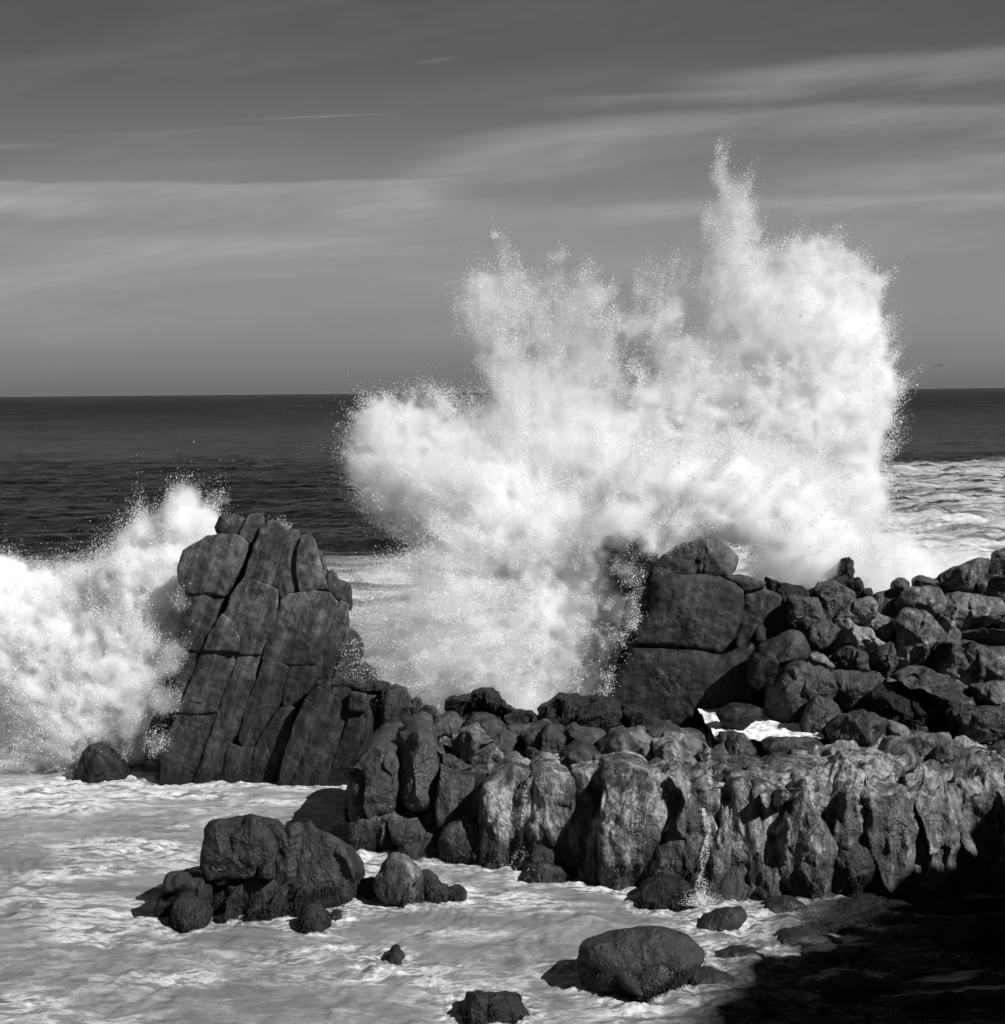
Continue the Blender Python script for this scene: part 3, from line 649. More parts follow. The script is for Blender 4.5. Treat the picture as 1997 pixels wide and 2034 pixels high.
# ================================================================== the right-hand mass
right = thing('rock_outcrop', 'broad jumbled outcrop of rounded blocks and slabs rising at the right edge behind the ledge', 'rock outcrop')
def RB(pts, **k):
    a = px(C_, pts); cyD = (a[:, 1].max() * 0.6 + a[:, 1].mean() * 0.4) * .9534
    k.setdefault('Y', float(surfY(cyD)) - 0.2); k.setdefault('th', max(0.9, (a[:, 0].max() - a[:, 0].min()) / FPX * 31 * 1.1))
    return (pts, k)
build(right, 'rock_block', C_, [
 RB([(1232,356),(1250,345),(1266,362),(1270,430),(1256,470),(1220,450)], mat='weedy', Y=32.2),
 RB([(1262,440),(1300,436),(1314,500),(1280,532),(1240,500)], mat='weedy', Y=32.),
 RB([(1315,490),(1328,480),(1334,500),(1328,530),(1300,530)], mat='weedy', Y=31.9),
 RB([(1138,450),(1200,438),(1252,480),(1272,560),(1202,602),(1120,592),(1108,500)], mat='ledge_dark', Y=31.7),
 RB([(1080,480),(1180,440),(1240,400),(1235,460),(1140,500),(1090,510)], mat='weedy', Y=32.1),
 RB([(1000,522),(1110,510),(1132,600),(1152,660),(1080,692),(1012,622)], mat='ledge_dark', Y=31.4),
 RB([(1110,590),(1200,600),(1190,640),(1150,700),(1100,720),(1080,690)], mat='mono', Y=31.2),
 RB([(1268,530),(1340,508),(1362,560),(1302,612),(1250,612)], mat='rubble', Y=31.6),
 RB([(895,420),(1010,462),(1100,485),(1000,530),(930,492)], mat='weedy', Y=31.9),
 RB([(985,480),(1080,490),(1100,520),(1060,560),(1000,550)], mat='weedy', Y=31.6),
 RB([(1150,705),(1182,622),(1240,610),(1302,650),(1392,690),(1342,742),(1250,722),(1180,752)], mat='pale', edge=.15, facets=3, dome=.12, amp=.12),
 RB([(1350,545),(1370,500),(1440,478),(1458,560),(1450,602),(1400,612),(1360,572)], mat='ledge_dark'),
 RB([(1640,412),(1690,398),(1780,352),(1832,358),(1832,402),(1802,502),(1720,508),(1640,462)], edge=.3),
 RB([(1618,440),(1650,430),(1698,490),(1640,498)], mat='ledge_dark'),
 RB([(1835,385),(1880,352),(1960,340),(1960,560),(1880,562),(1822,502),(1815,440)], edge=.3, mat='rubble'),
 RB([(1882,362),(1888,322),(1930,300),(1960,360)], edge=.15, mat='rubble', Y=33.),
 RB([(1640,512),(1730,506),(1872,510),(1888,602),(1852,642),(1740,652),(1670,602),(1620,592)], edge=.3),
 RB([(1310,602),(1360,570),(1442,612),(1442,672),(1390,682),(1330,642)], mat='rubble', facets=2),
 RB([(1450,605),(1492,570),(1560,575),(1622,640),(1652,682),(1560,792),(1440,802),(1475,650)], edge=.25, facets=2),
 RB([(1715,662),(1780,642),(1960,650),(1960,702),(1800,692)], edge=.15, mat='ledge_dark'),
 RB([(1658,692),(1760,700),(1960,715),(1960,862),(1760,882),(1682,862),(1640,802)], edge=.3),
 RB([(1440,832),(1560,800),(1692,858),(1755,900),(1765,992),(1702,1082),(1640,1052),(1648,960),(1560,895)], edge=.35, Y=29.6),
 RB([(1400,868),(1540,885),(1635,945),(1645,1040),(1500,1092),(1400,1032),(1350,950)], edge=.3, mat='weedy', Y=29.7),  # dark block standing in for the shaded hollow beneath the dome
 RB([(1150,772),(1250,720),(1342,760),(1332,822),(1190,812)], mat='ledge_dark'),
 RB([(960,802),(1050,788),(1190,830),(1150,930),(1100,932),(1050,1012),(950,1062),(908,1002),(918,852)], mat='ledge_dark', edge=.2),
 RB([(1180,830),(1330,832),(1405,870),(1345,960),(1320,985),(1222,1002),(1120,930)], mat='ledge_dark', edge=.15),
 RB([(1350,752),(1450,690),(1442,800),(1390,832),(1330,802)], mat='ledge_dark'),
 RB([(1060,1082),(1080,1000),(1112,930),(1210,960),(1222,1032),(1130,1102)], mat='ledge_dark', facets=2),
 RB([(1230,1022),(1330,990),(1382,1022),(1402,1092),(1300,1152),(1182,1142),(1168,1060)], mat='ledge_dark', edge=.3),
 RB([(868,1112),(920,1095),(1120,1098),(1112,1162),(1050,1212),(970,1202),(900,1162)], mat='ledge_dark', facets=2, Y=27.9, grow=2),
 RB([(700,1072),(760,1062),(850,1110),(872,1162),(780,1202),(700,1172)], mat='ledge_dark', Y=28.0, grow=1),
 RB([(820,1170),(940,1200),(1050,1215),(1000,1260),(860,1250)], mat='weedy', Y=27.4, grow=3),
 RB([(1040,1200),(1120,1160),(1200,1150),(1340,1180),(1300,1230),(1120,1260)], mat='rubble', Y=27.4),
 RB([(750,1200),(830,1190),(900,1220),(940,1270),(800,1280),(740,1250)], mat='rubble', Y=26.9),
 RB([(1340,1190),(1450,1110),(1580,1090),(1700,1090),(1660,1160),(1560,1240),(1400,1252)], mat='rubble', edge=.3, Y=27.6),
 RB([(1700,1002),(1850,978),(1960,1000),(1960,1110),(1740,1102)], mat='ledge_dark', Y=28.4),
 RB([(1585,1210),(1600,1175),(1640,1152),(1720,1148),(1772,1202),(1740,1228),(1620,1232)], mat='ledge_dark', edge=.2, Y=27.1),
 RB([(1785,1200),(1830,1158),(1870,1200),(1842,1252),(1798,1252)], mat='ledge_dark', edge=.2, Y=27.),
 RB([(1860,1150),(1960,1120),(1960,1260),(1870,1250)], mat='ledge_dark', edge=.2, Y=27.1),
 RB([(1760,880),(1960,860),(1960,1000),(1840,985),(1765,990)], mat='rubble', edge=.2, Y=29.3),
 RB([(1620,590),(1680,610),(1740,655),(1660,690),(1625,640)], mat='rubble'),
 RB([(1880,560),(1960,550),(1960,650),(1860,645)], mat='rubble'),
 ], 30, 1.5, 'rubble', edge=.11, dome=.08, amp=.07, grow=11.0, frac=1.3, facets=5, back=.6, chk=.08, back_drop=.1)
weed('seaweed', np.concatenate([np.array(o.data.vertices[0].co)[None] * 0 + np.array([v.co for v in o.data.vertices]) for o in list(ledge.children) if o.name.startswith('rock_knob') and o.data.materials[0] == MT['weedy']]), 5000, ledge, 77, zmax=lambda V: V[:, 2] > 0.8, ln=.06)

# single boulders of that side, each lying loose
def boulder(label, crop, pts, Y, th, mat, group=None, cat='boulder', name='boulder', weed_n=0, **kw):
    kw.setdefault('edge', .3); kw.setdefault('dome', .12); kw.setdefault('amp', .05); kw.setdefault('frac', .3); kw.setdefault('back_drop', .3 if th > 1.15 else .08)
    V, F = rock_verts(px(crop, pts), Y, th, **kw)
    if weed_n:
        root = tag(empty(name), label, cat, group)
        mesh_obj('stone', V, F, MT[mat], root)
        weed('seaweed', V, weed_n, root, seed=weed_n, zmax=kw.get('zw', .45))
        return root
    return tag(mesh_obj(name, V, F, MT[mat]), label, cat, group)

boulder('curved dark leaf-shaped boulder leaning against the right foot of the square rock tower', C_, [(822,850),(828,755),(880,702),(990,648),(1042,650),(1082,720),(1072,752),(1000,782),(930,822),(892,882),(850,888)], 30.6, .9, 'mono')
boulder('thin pale slab lying right of the leaf-shaped boulder', C_, [(1078,752),(1120,738),(1188,790),(1162,802),(1100,788)], 30.5, .6, 'rubble', edge=.08)
boulder('large smooth rounded boulder on the skyline of the right outcrop, two small stones on it', C_, [(1450,512),(1490,465),(1560,455),(1622,460),(1648,510),(1632,570),(1560,582),(1480,568)], 31.9, 1.3, 'rubble')
boulder('small dark round stone on the left shoulder of the large skyline boulder', C_, [(1435,442),(1470,420),(1502,440),(1492,482),(1440,482)], 32.2, .6, 'ledge_dark')
boulder('small flat stone on top of the large skyline boulder', C_, [(1525,428),(1560,414),(1622,430),(1602,456),(1532,462)], 32.3, .6, 'ledge_dark', edge=.15)
boulder('pale speckled round boulder wedged beside the black hollow of the right outcrop', C_, [(1405,1052),(1440,1028),(1502,1060),(1490,1108),(1440,1114)], 28.3, .7, 'pale')
boulder('tilted dark slab boulder standing in the small foam pool among the rocks', C_, [(698,1002),(730,980),(765,964),(870,965),(872,1000),(802,1052),(720,1042)], 29.0, .8, 'mono', edge=.12)

# ================================================================== rocks standing in the water
W0 = Ywater
bigw = thing('sea_rock', 'large blocky black rock standing in the foam, left of the foreground, weed along its foot', 'rock')
build(bigw, 'rock_block', F_, [
 ([(492,280),(512,205),(560,182),(660,185),(720,168),(772,172),(785,205),(835,300),(835,450),(700,450),(500,455),(488,380)], dict(dY=0, edge=.12)),
 ([(800,215),(850,205),(880,235),(905,208),(960,215),(985,205),(1010,235),(1080,262),(1150,305),(1190,370),(1198,450),(1170,550),(1080,590),(1000,600),(930,650),(850,640),(838,480),(830,300)], dict(dY=.12, edge=.18)),
 ([(655,450),(832,458),(842,540),(850,640),(840,670),(760,692),(690,682),(650,650)], dict(dY=-.1, edge=.2, sink=.15)),
 ([(840,600),(930,640),(930,670),(850,680)], dict(dY=.1, sink=.1)),
 ], 24.05, 1.8, 'cluster', grow=5, chk=.08, weed_n=7000, dome=.05, amp=.05, lean=.12, frac=1.3)
lowr = thing('sea_rock', 'low shaggy weed-topped rock against the left side of the large blocky black rock', 'rock')
build(lowr, 'rock_block', F_, [
 ([(285,610),(300,480),(340,440),(400,442),(500,480),(520,560),(510,660),(470,690),(330,700),(295,650)], dict(edge=.25, sink=.12)),
 ([(500,500),(620,480),(660,520),(655,640),(640,685),(520,688),(505,600)], dict(dY=-.05, edge=.15, sink=.12)),
 ], 23.95, 1.3, 'cluster', weed_n=3500, dome=.06, amp=.08, frac=2, facets=2, grow=5)
boulder('rounded dark stone in front of the low shaggy rock at the left', F_, [(345,620),(355,555),(390,538),(450,550),(500,600),(512,650),(490,712),(430,725),(340,730),(320,700)], 23.6, .9, 'cluster', sink=.1, weed_n=900, cat='rock', name='sea_rock')
boulder('small upright black stone at the right foot of the large blocky rock', F_, [(932,660),(955,595),(1010,585),(1070,625),(1082,690),(1060,725),(970,750),(935,710)], 23.5, .7, 'cluster', sink=.1, weed_n=700, cat='rock', name='sea_rock')
boulder('flat black stone beside the small upright stone, awash in foam', F_, [(1080,640),(1110,628),(1160,640),(1200,672),(1180,705),(1090,708),(1078,680)], 23.9, .7, 'wet', sink=.08, edge=.15, weed_n=700, cat='rock', name='sea_rock')
pr = thing('sea_rock', 'pointed speckled rock with a weedy tail in the channel before the ledge', 'rock')
build(pr, 'rock_block', F_, [
 ([(1290,480),(1320,410),(1370,345),(1410,335),(1470,370),(1510,430),(1525,520),(1515,610),(1440,625),(1330,635),(1300,560)], dict(edge=.25, sink=.12, mat='ledge')),
 ([(1515,430),(1560,430),(1590,480),(1640,500),(1660,580),(1600,612),(1520,618),(1525,520)], dict(dY=.1, edge=.15, sink=.12)),
 ([(1640,505),(1690,495),(1725,520),(1730,575),(1660,590)], dict(dY=.15, th=.7, edge=.15, mat='weedy', sink=.1)),
 ([(1215,480),(1290,455),(1310,520),(1280,550),(1220,510)], dict(dY=.3, th=.7, edge=.15, mat='weedy', sink=.1)),
 ], 24.5, 1.3, 'cluster', weed_n=2600, dome=.1, amp=.05)
boulder('tiny black stone just right of the pointed rock tail, barely above the foam', F_, [(1735,545),(1760,532),(1785,548),(1760,558)], 25.5, .4, 'wet', edge=.1, sink=.04, cat='rock', name='sea_rock')
boulder('small half-drowned rock with water washing over it below the large blocky rock', F_, [(1265,890),(1300,858),(1350,842),(1375,815),(1420,815),(1435,845),(1395,880),(1370,905),(1290,920)], 21.9, .7, 'wet', edge=.2, amp=.12, sink=.05, weed_n=500, cat='rock', name='sea_rock')
boulder('lone triangular rock in the white surge left of the tall sea stack', A_, [(345,1545),(360,1485),(400,1410),(440,1372),(470,1370),(505,1388),(550,1440),(597,1500),(590,1530),(470,1540),(380,1550)], 32.6, 1.4, 'stack', sink=.12, edge=.2, cat='rock', name='sea_rock')
bb = (0, 0, .9534)
boulder('big smooth egg-shaped wet boulder in the foreground foam', bb, [(1098,1830),(1100,1790),(1120,1772),(1180,1758),(1250,1752),(1300,1765),(1330,1795),(1332,1815),(1310,1840),(1270,1862),(1230,1885),(1185,1892),(1140,1878),(1105,1860)], 20.95, 1.5, 'wet', edge=.5, dome=.25, amp=.03, sink=.1, weed_n=2500, frac=0)
boulder('slanting dark boulder between the big egg-shaped boulder and the ledge', bb, [(1320,1765),(1330,1742),(1370,1722),(1410,1722),(1415,1735),(1380,1765),(1340,1782),(1322,1780)], 23.4, .8, 'wet', edge=.3, sink=.06)
boulder('low dark boulder at the rim of the black shadow, below the ledge corner', bb, [(1472,1790),(1490,1770),(1530,1768),(1580,1780),(1640,1795),(1600,1805),(1540,1812),(1490,1805)], 22.6, 1., 'wet', edge=.25, sink=.06)
boulder('shadowed black boulder in the thin channel right of the egg-shaped boulder', bb, [(1300,1875),(1310,1850),(1350,1845),(1400,1858),(1425,1880),(1415,1895),(1330,1892)], 21.0, .9, 'wet', edge=.25, sink=.06)
boulder('half-submerged black slab just right of the egg-shaped boulder', bb, [(1340,1812),(1400,1800),(1450,1805),(1460,1825),(1400,1835),(1350,1825)], 22.1, .6, 'wet', edge=.15, sink=.05)
boulder('shaggy black rock cut by the bottom edge of the picture', bb, [(872,1960),(875,1905),(900,1882),(940,1880),(980,1890),(1005,1920),(1020,1960),(1000,2000),(890,2000)], 19.9, 1.2, 'cluster', edge=.25, amp=.08, sink=.1, weed_n=2500)
boulder('black boulder in the shadow at the bottom edge, right of the channel', bb, [(1325,1950),(1345,1915),(1400,1905),(1470,1920),(1500,1960),(1480,2010),(1340,2010)], 20.2, 1.3, 'wet', edge=.25, sink=.1)
boulder('wide black boulder deep in the shadow of the lower right corner', bb, [(1480,1890),(1510,1850),(1600,1835),(1690,1840),(1740,1880),(1680,1920),(1520,1915)], 21.0, 1.5, 'wet', edge=.25, sink=.1)
boulder('low flat rock just right of the black boulder in the channel, lapped by thin foam', bb, [(1430,1850),(1470,1826),(1530,1830),(1570,1850),(1520,1872),(1450,1868)], 21.7, .8, 'wet', edge=.2, sink=.06)
boulder('rounded rock at the edge of the shadow under the low dark boulder', bb, [(1500,1828),(1530,1796),(1590,1796),(1625,1818),(1600,1842),(1520,1842)], 22.1, 1.0, 'wet', edge=.25, sink=.06)
boulder('flat rock by the ledge corner where the shadow begins', bb, [(1640,1790),(1670,1768),(1730,1762),(1780,1772),(1770,1800),(1690,1808)], 22.9, 1., 'wet', edge=.25, sink=.06)
boulder('small dark rock hugging the wall foot right of the trickle', bb, [(1440,1728),(1460,1708),(1500,1702),(1530,1718),(1525,1740),(1470,1744)], 24.0, .7, 'wet', edge=.2, sink=.06, weed_n=400)
boulder('weedy black rock at the wall foot just left of the trickle', bb, [(1205,1712),(1215,1680),(1250,1665),(1300,1675),(1318,1700),(1300,1722),(1240,1724)], 24.3, .9, 'weedy', edge=.2, sink=.06, weed_n=1500)
boulder('dark rock under the ledge wall between the pointed rock and the faint trickle', bb, [(985,1668),(1000,1640),(1030,1630),(1070,1645),(1095,1662),(1060,1676),(1010,1680)], 25.8, .7, 'wet', edge=.15, sink=.06, weed_n=500)

# where rock meets water, for the collars of broken foam
wl = []
for o in scene.objects:
    if o.type == 'MESH' and o.data.materials and o.data.materials[0] in MT.values() and not o.name.startswith('seaweed'):
        a_ = np.empty(len(o.data.vertices) * 3, np.float32); o.data.vertices.foreach_get('co', a_); a_ = a_.reshape(-1, 3)
        wl.append(a_[np.abs(a_[:, 2]) < 0.16])
wl = np.concatenate(wl)
CG0, CGS = np.array([-16.0, 16.0]), 0.1
cgrid = np.zeros((360, 300), np.float32)
ci = ((wl[:, :2] - CG0) / CGS).astype(int)
okc = (ci[:, 0] >= 0) & (ci[:, 0] < 360) & (ci[:, 1] >= 0) & (ci[:, 1] < 300)
cgrid[ci[okc, 0], ci[okc, 1]] = 1
for _ in range(14):
    cgrid = np.maximum(cgrid, 0.985 * (cgrid + np.roll(cgrid, 1, 0) + np.roll(cgrid, -1, 0) + np.roll(cgrid, 1, 1) + np.roll(cgrid, -1, 1)) / 5 * 1.06)
    cgrid = np.minimum(cgrid, 1)
# ================================================================== water
def water_height(x, y):
    p = np.stack([x, y, np.zeros_like(x)], -1)
    near = np.clip(1 - (y - 40) / 60, 0, 1)
    # wind sea, long crests parallel to the horizon
    h = 0.42 * fbm(p * np.array([0.045, 0.11, 1.0]), 3) + 0.20 * fbm(p * np.array([0.22, 0.5, 1.0]) + 9, 4)
    inner = np.clip(1 - (y - 27.0) / 8.0, 0, 1)
    h = h * (1 - inner) * np.clip(y / 60, .25, 1)
    w = fbm(p * 0.35 + 3, 2)
    q = p + np.stack([w, fbm(p * 0.35 + 13, 2), 0 * w], -1) * 0.9
    churn = 0.085 * fbm(q * np.array([0.55, 1.0, 1.0]) + 5, 4)
    rid = 1 - np.abs(fbm(q * np.array([0.45, 1.25, 1.0]) + 40, 4)) * 2.0
    churn = churn + 0.035 * np.clip(rid, -0.5, 1) ** 2
    sm = 0.02 * fbm(q * np.array([2.6, 4.6, 1.0]) + 71, 3)
    sr = np.clip((y - 55) / 20, 0, 1) * np.clip((74 + 2.6 * np.maximum(x, 0) - y) / 12, 0, 1) * np.clip((185 - y) / 15, 0, 1)
    h = h + sr * (0.6 * np.abs(fbm(p * np.array([.22, .26, 1]) + 60, 5)) + 0.1)
    return h + (churn + sm) * (0.25 + 0.75 * inner) * np.clip(1.6 - y / 60, 0, 1)

ny = 760
TURB = [(560,1812,150,26,.8),(640,1790,60,20,1.),(750,1850,60,10,.8),(640,1850,160,26,.6),(450,1740,50,12,.8),(870,1770,140,16,.7),(1010,1722,160,12,.5),(1250,1690,80,10,.8),
        (1460,1765,90,18,1.),(1400,1740,60,14,.8),(1330,1842,50,14,.8),(1290,1890,60,18,.9),(1220,1925,80,14,.7),(250,1600,130,14,.7),(120,1530,160,14,.8),(330,1508,140,10,1.),
        (560,1520,90,8,.8),(620,1580,60,18,.8),(700,1640,50,18,.8),(180,1760,120,20,.5),(60,1700,70,14,.5),(350,1860,120,16,.5),(820,1900,120,16,.5),(300,1790,60,10,.5),(270,1475,90,14,1.),(60,1490,120,14,1.)]
yy = np.concatenate([np.linspace(14.0, 17.5, 30, endpoint=False), 17.5 * (200 / 17.5) ** np.linspace(0, 1, ny, endpoint=False), 200 * (40000 / 200) ** np.linspace(0, 1, 260)])
uu = np.linspace(-0.42, 0.42, 820)
uu = np.concatenate([[-1.6, -0.8], uu, [0.8, 1.6]])
YY, UU = np.meshgrid(yy, uu, indexing='ij')
XX = UU * YY
ZZ = water_height(XX, YY)
far = np.clip((YY - 150) / 400, 0, 1); ZZ = ZZ * (1 - far) 
def collar_at(x, y):
    fx = np.clip((x - CG0[0]) / CGS, 0, 358.9); fy = np.clip((y - CG0[1]) / CGS, 0, 298.9)
    i, j = fx.astype(int), fy.astype(int); a, b = fx - i, fy - j
    g = cgrid
    v = g[i, j] * (1 - a) * (1 - b) + g[i + 1, j] * a * (1 - b) + g[i, j + 1] * (1 - a) * b + g[i + 1, j + 1] * a * b
    return v * ((x > -15.9) & (x < 19.9) & (y < 45))
COLLAR = collar_at(XX, YY)
TB = np.zeros_like(XX)
for a, b, ra, rb, k in TURB:
    yc = float(Ywater(b / .9534)); xc = P(np.array(a / .9534), np.array(b / .9534), np.array(yc))[0]
    rx = ra / 3019 * yc; ry = rb * yc * yc / 3019 / 8
    TB = np.maximum(TB, k * np.exp(-(((XX - xc) / rx) ** 2 + ((YY - yc) / ry) ** 2)))
q3 = np.stack([XX, YY, 0 * XX], -1)[:560]
ZZ[:560] += (TB[:560] * 0.055 + COLLAR[:560] * 0.05) * (fbm(q3 * np.array([3.0, 4.5, 1]) + 11, 4) + .3)
V = np.stack([XX, YY, ZZ], -1)
ii = np.arange(V.shape[0] * V.shape[1]).reshape(V.shape[:2])
Fq = np.stack([ii[:-1, :-1], ii[:-1, 1:], ii[1:, 1:], ii[1:, :-1]], -1).reshape(-1, 4)

def sea_mat():
    m, t = newmat('sea_water')
    geo = nd(t, 'ShaderNodeNewGeometry')
    pos = geo.outputs['Position']
    sp = nd(t, 'ShaderNodeSeparateXYZ', {0: pos}); X, Y, Z = sp.outputs
    # --- open water
    def mapped(sx, sy):
        return nd(t, 'ShaderNodeCombineXYZ', {0: M(t, 'MULTIPLY', X, sx), 1: M(t, 'MULTIPLY', Y, sy), 2: 0.0}).outputs[0]
    w1 = noise(t, mapped(0.42, 0.55), 1.0, 8, 0.66, 0.3)
    w2 = noise(t, mapped(1.6, 1.9), 1.0, 5, 0.6, 0.2)
    w3 = noise(t, mapped(0.05, 0.12), 1.0, 4, 0.6)
    w4 = noise(t, mapped(0.09, 0.04), 1.0, 6, 0.7, 0.3)
    farf = smooth(t, Y, 60.0, 900.0)
    bh = M(t, 'ADD', M(t, 'MULTIPLY', w1, 1.3), M(t, 'ADD', M(t, 'MULTIPLY', w2, 0.22), M(t, 'ADD', M(t, 'MULTIPLY', w3, 1.8), M(t, 'MULTIPLY', w4, 3.0))))
    bumpw = nd(t, 'ShaderNodeBump', {'Strength': 1.0, 'Distance': 3.2, 'Height': bh})
    gust = smooth(t, noise(t, mapped(0.004, 0.02), 1.0, 4, 0.5), 0.35, 0.7)
    w6 = smooth(t, noise(t, mapped(0.012, 0.0035), 1.0, 7, 0.72, 0.3), 0.42, 0.6)
    w5 = noise(t, mapped(0.55, 0.30), 1.0, 5, 0.7, 0.3)
    rip_shade = smooth(t, M(t, 'ADD', M(t, 'MULTIPLY', w5, 0.55), M(t, 'MULTIPLY', w4, 0.45)), 0.40, 0.58)
    wc = M(t, 'ADD', M(t, 'MULTIPLY_ADD', gust, 0.007, 0.004), M(t, 'ADD', M(t, 'MULTIPLY', rip_shade, 0.028), M(t, 'MULTIPLY', M(t, 'MULTIPLY', w6, smooth(t, Y, 150., 500.)), 0.016)))  # light and dark of ripples and swell put into the water colour
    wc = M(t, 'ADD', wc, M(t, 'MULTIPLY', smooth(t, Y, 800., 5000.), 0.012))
    wcc = nd(t, 'ShaderNodeCombineColor', {0: wc, 1: wc, 2: wc})
    water = nd(t, 'ShaderNodeBsdfPrincipled', {'Base Color': wcc, 'Roughness': M(t, 'MULTIPLY_ADD', farf, 0.3, 0.22), 'Specular IOR Level': M(t, 'MULTIPLY_ADD', farf, -0.06, 0.13), 'Normal': bumpw})
    # --- foam: where it lies
    inner = M(t, 'SUBTRACT', 1.0, smooth(t, Y, 33.0, 44.0))                       # the churned cove
    edge_n = noise(t, mapped(0.06, 0.10), 1.0, 5, 0.6, 0.5)
    # surf zone behind the rocks, wider to the right
    lim = M(t, 'ADD', M(t, 'MULTIPLY_ADD', X, 2.6, 68.0), M(t, 'MULTIPLY', M(t, 'SUBTRACT', edge_n, 0.5), 40.0))
    lim = M(t, 'MINIMUM', M(t, 'MAXIMUM', lim, 80.0), 172.0)
    surf = M(t, 'SUBTRACT', 1.0, smooth(t, M(t, 'SUBTRACT', Y, lim), -14.0, 3.0))
    s1 = noise(t, mapped(0.05, 0.30), 1.0, 7, 0.62, 0.6)
    s2 = noise(t, mapped(0.22, 1.1), 1.0, 6, 0.65, 0.5)
    patch = smooth(t, M(t, 'ADD', M(t, 'MULTIPLY', s1, 0.65), M(t, 'MULTIPLY', s2, 0.35)), 0.40, 0.53)
    surf = M(t, 'MULTIPLY', surf, M(t, 'MULTIPLY_ADD', patch, 0.72, M(t, 'MULTIPLY', M(t, 'SUBTRACT', 1.0, smooth(t, Y, 60., 130.)), 0.28)))
    # cove foam texture: warped flow lines
    wn = noise(t, mapped(0.32, 0.45), 1.0, 3, 0.5, 0.0, 'Color')
    wv = nd(t, 'ShaderNodeVectorMath', {0: wn, 1: (0.5, 0.5, 0.5)}, operation='SUBTRACT')
    wv = nd(t, 'ShaderNodeVectorMath', {0: wv.outputs[0], 1: (1.2, 1.2, 0.0)}, operation='MULTIPLY')
    wp = nd(t, 'ShaderNodeVectorMath', {0: mapped(1, 1), 1: wv.outputs[0]}, operation='ADD')
    st1 = nd(t, 'ShaderNodeVectorMath', {0: wp.outputs[0], 1: (0.42, 1.5, 1)}, operation='MULTIPLY')
    f1 = noise(t, st1.outputs[0], 1.0, 8, 0.58, 0.25)
    st2 = nd(t, 'ShaderNodeVectorMath', {0: wp.outputs[0], 1: (1.7, 4.6, 1)}, operation='MULTIPLY')
    f2 = noise(t, st2.outputs[0], 1.0, 7, 0.64, 0.3)
    rid = M(t, 'SUBTRACT', 1.0, M(t, 'MULTIPLY', M(t, 'ABSOLUTE', M(t, 'SUBTRACT', f1, 0.5)), 17.0), clamp=True)
    rid2 = M(t, 'SUBTRACT', 1.0, M(t, 'MULTIPLY', M(t, 'ABSOLUTE', M(t, 'SUBTRACT', f2, 0.5)), 11.0), clamp=True)
    pn = nd(t, 'ShaderNodeVectorMath', {0: wp.outputs[0], 1: (0.22, 0.5, 1)}, operation='MULTIPLY')
    turb = nd(t, 'ShaderNodeAttribute', attribute_name='turb').outputs['Fac']
    coll = nd(t, 'ShaderNodeAttribute', attribute_name='collar').outputs['Fac']
    patchn = smooth(t, M(t, 'ADD', noise(t, pn.outputs[0], 1.0, 4, 0.55), M(t, 'MULTIPLY', turb, 0.16)), 0.50, 0.62)
    st3 = nd(t, 'ShaderNodeVectorMath', {0: wp.outputs[0], 1: (7.0, 14.0, 1)}, operation='MULTIPLY')
    f3 = noise(t, st3.outputs[0], 1.0, 5, 0.65, 0.2)
    brk = M(t, 'MULTIPLY', rid, M(t, 'MULTIPLY', smooth(t, f2, 0.44, 0.6), M(t, 'MULTIPLY_ADD', patchn, 0.75, 0.25)))
    lines = M(t, 'MAXIMUM', brk, M(t, 'MULTIPLY', M(t, 'MULTIPLY', M(t, 'MAXIMUM', rid2, M(t, 'MULTIPLY', smooth(t, f3, 0.5, 0.66), 0.8)), patchn), M(t, 'MULTIPLY_ADD', smooth(t, f2, .42, .56), .7, .3)))
    mask = M(t, 'MAXIMUM', inner, surf, clamp=True)
    # thin broken foam on dark water, cut back further to blacken the cast shadow
    shade_crn = smooth(t, M(t, 'SUBTRACT', X, M(t, 'MULTIPLY', M(t, 'SUBTRACT', Y, 20.0), 0.55)), 1.3, 3.0)
    shade_crn = M(t, 'MULTIPLY', shade_crn, M(t, 'SUBTRACT', 1.0, smooth(t, Y, 27.0, 30.0)))
    mask = M(t, 'MULTIPLY', mask, M(t, 'SUBTRACT', 1.0, M(t, 'MULTIPLY', shade_crn, M(t, 'SUBTRACT', 1.0, smooth(t, f1, 0.56, 0.70)))))
    body = M(t, 'MULTIPLY_ADD', smooth(t, f1, 0.33, 0.66), 0.09, 0.20)
    body = M(t, 'ADD', body, M(t, 'MULTIPLY', M(t, 'MULTIPLY', M(t, 'SUBTRACT', f2, 0.5), patchn), 0.30))
    # fresh white foam towards the breaking surge
    fresh = M(t, 'MULTIPLY', smooth(t, Y, 27.5, 33.0), 0.22)
    body = M(t, 'ADD', body, M(t, 'MULTIPLY', fresh, smooth(t, f2, 0.3, 0.6)))
    fc = M(t, 'ADD', body, M(t, 'MULTIPLY', lines, 0.66))
    fr3 = smooth(t, M(t, 'ADD', M(t, 'MULTIPLY', f3, .6), M(t, 'MULTIPLY', f2, .4)), 0.47, 0.56)
    fc = M(t, 'ADD', fc, M(t, 'MULTIPLY', M(t, 'MULTIPLY', M(t, 'MAXIMUM', smooth(t, coll, .1, .9), M(t, 'MULTIPLY', turb, .75)), fr3), 0.42))
    fc = M(t, 'MINIMUM', M(t, 'ADD', fc, M(t, 'MULTIPLY', M(t, 'MULTIPLY', surf, smooth(t, Y, 42., 55.)), 0.34)), 0.92)
    # lace of bubbles: dark water shows through small holes in the foam sheet
    lv = nd(t, 'ShaderNodeVectorMath', {0: wp.outputs[0], 1: (2.6, 5.2, 1)}, operation='MULTIPLY')
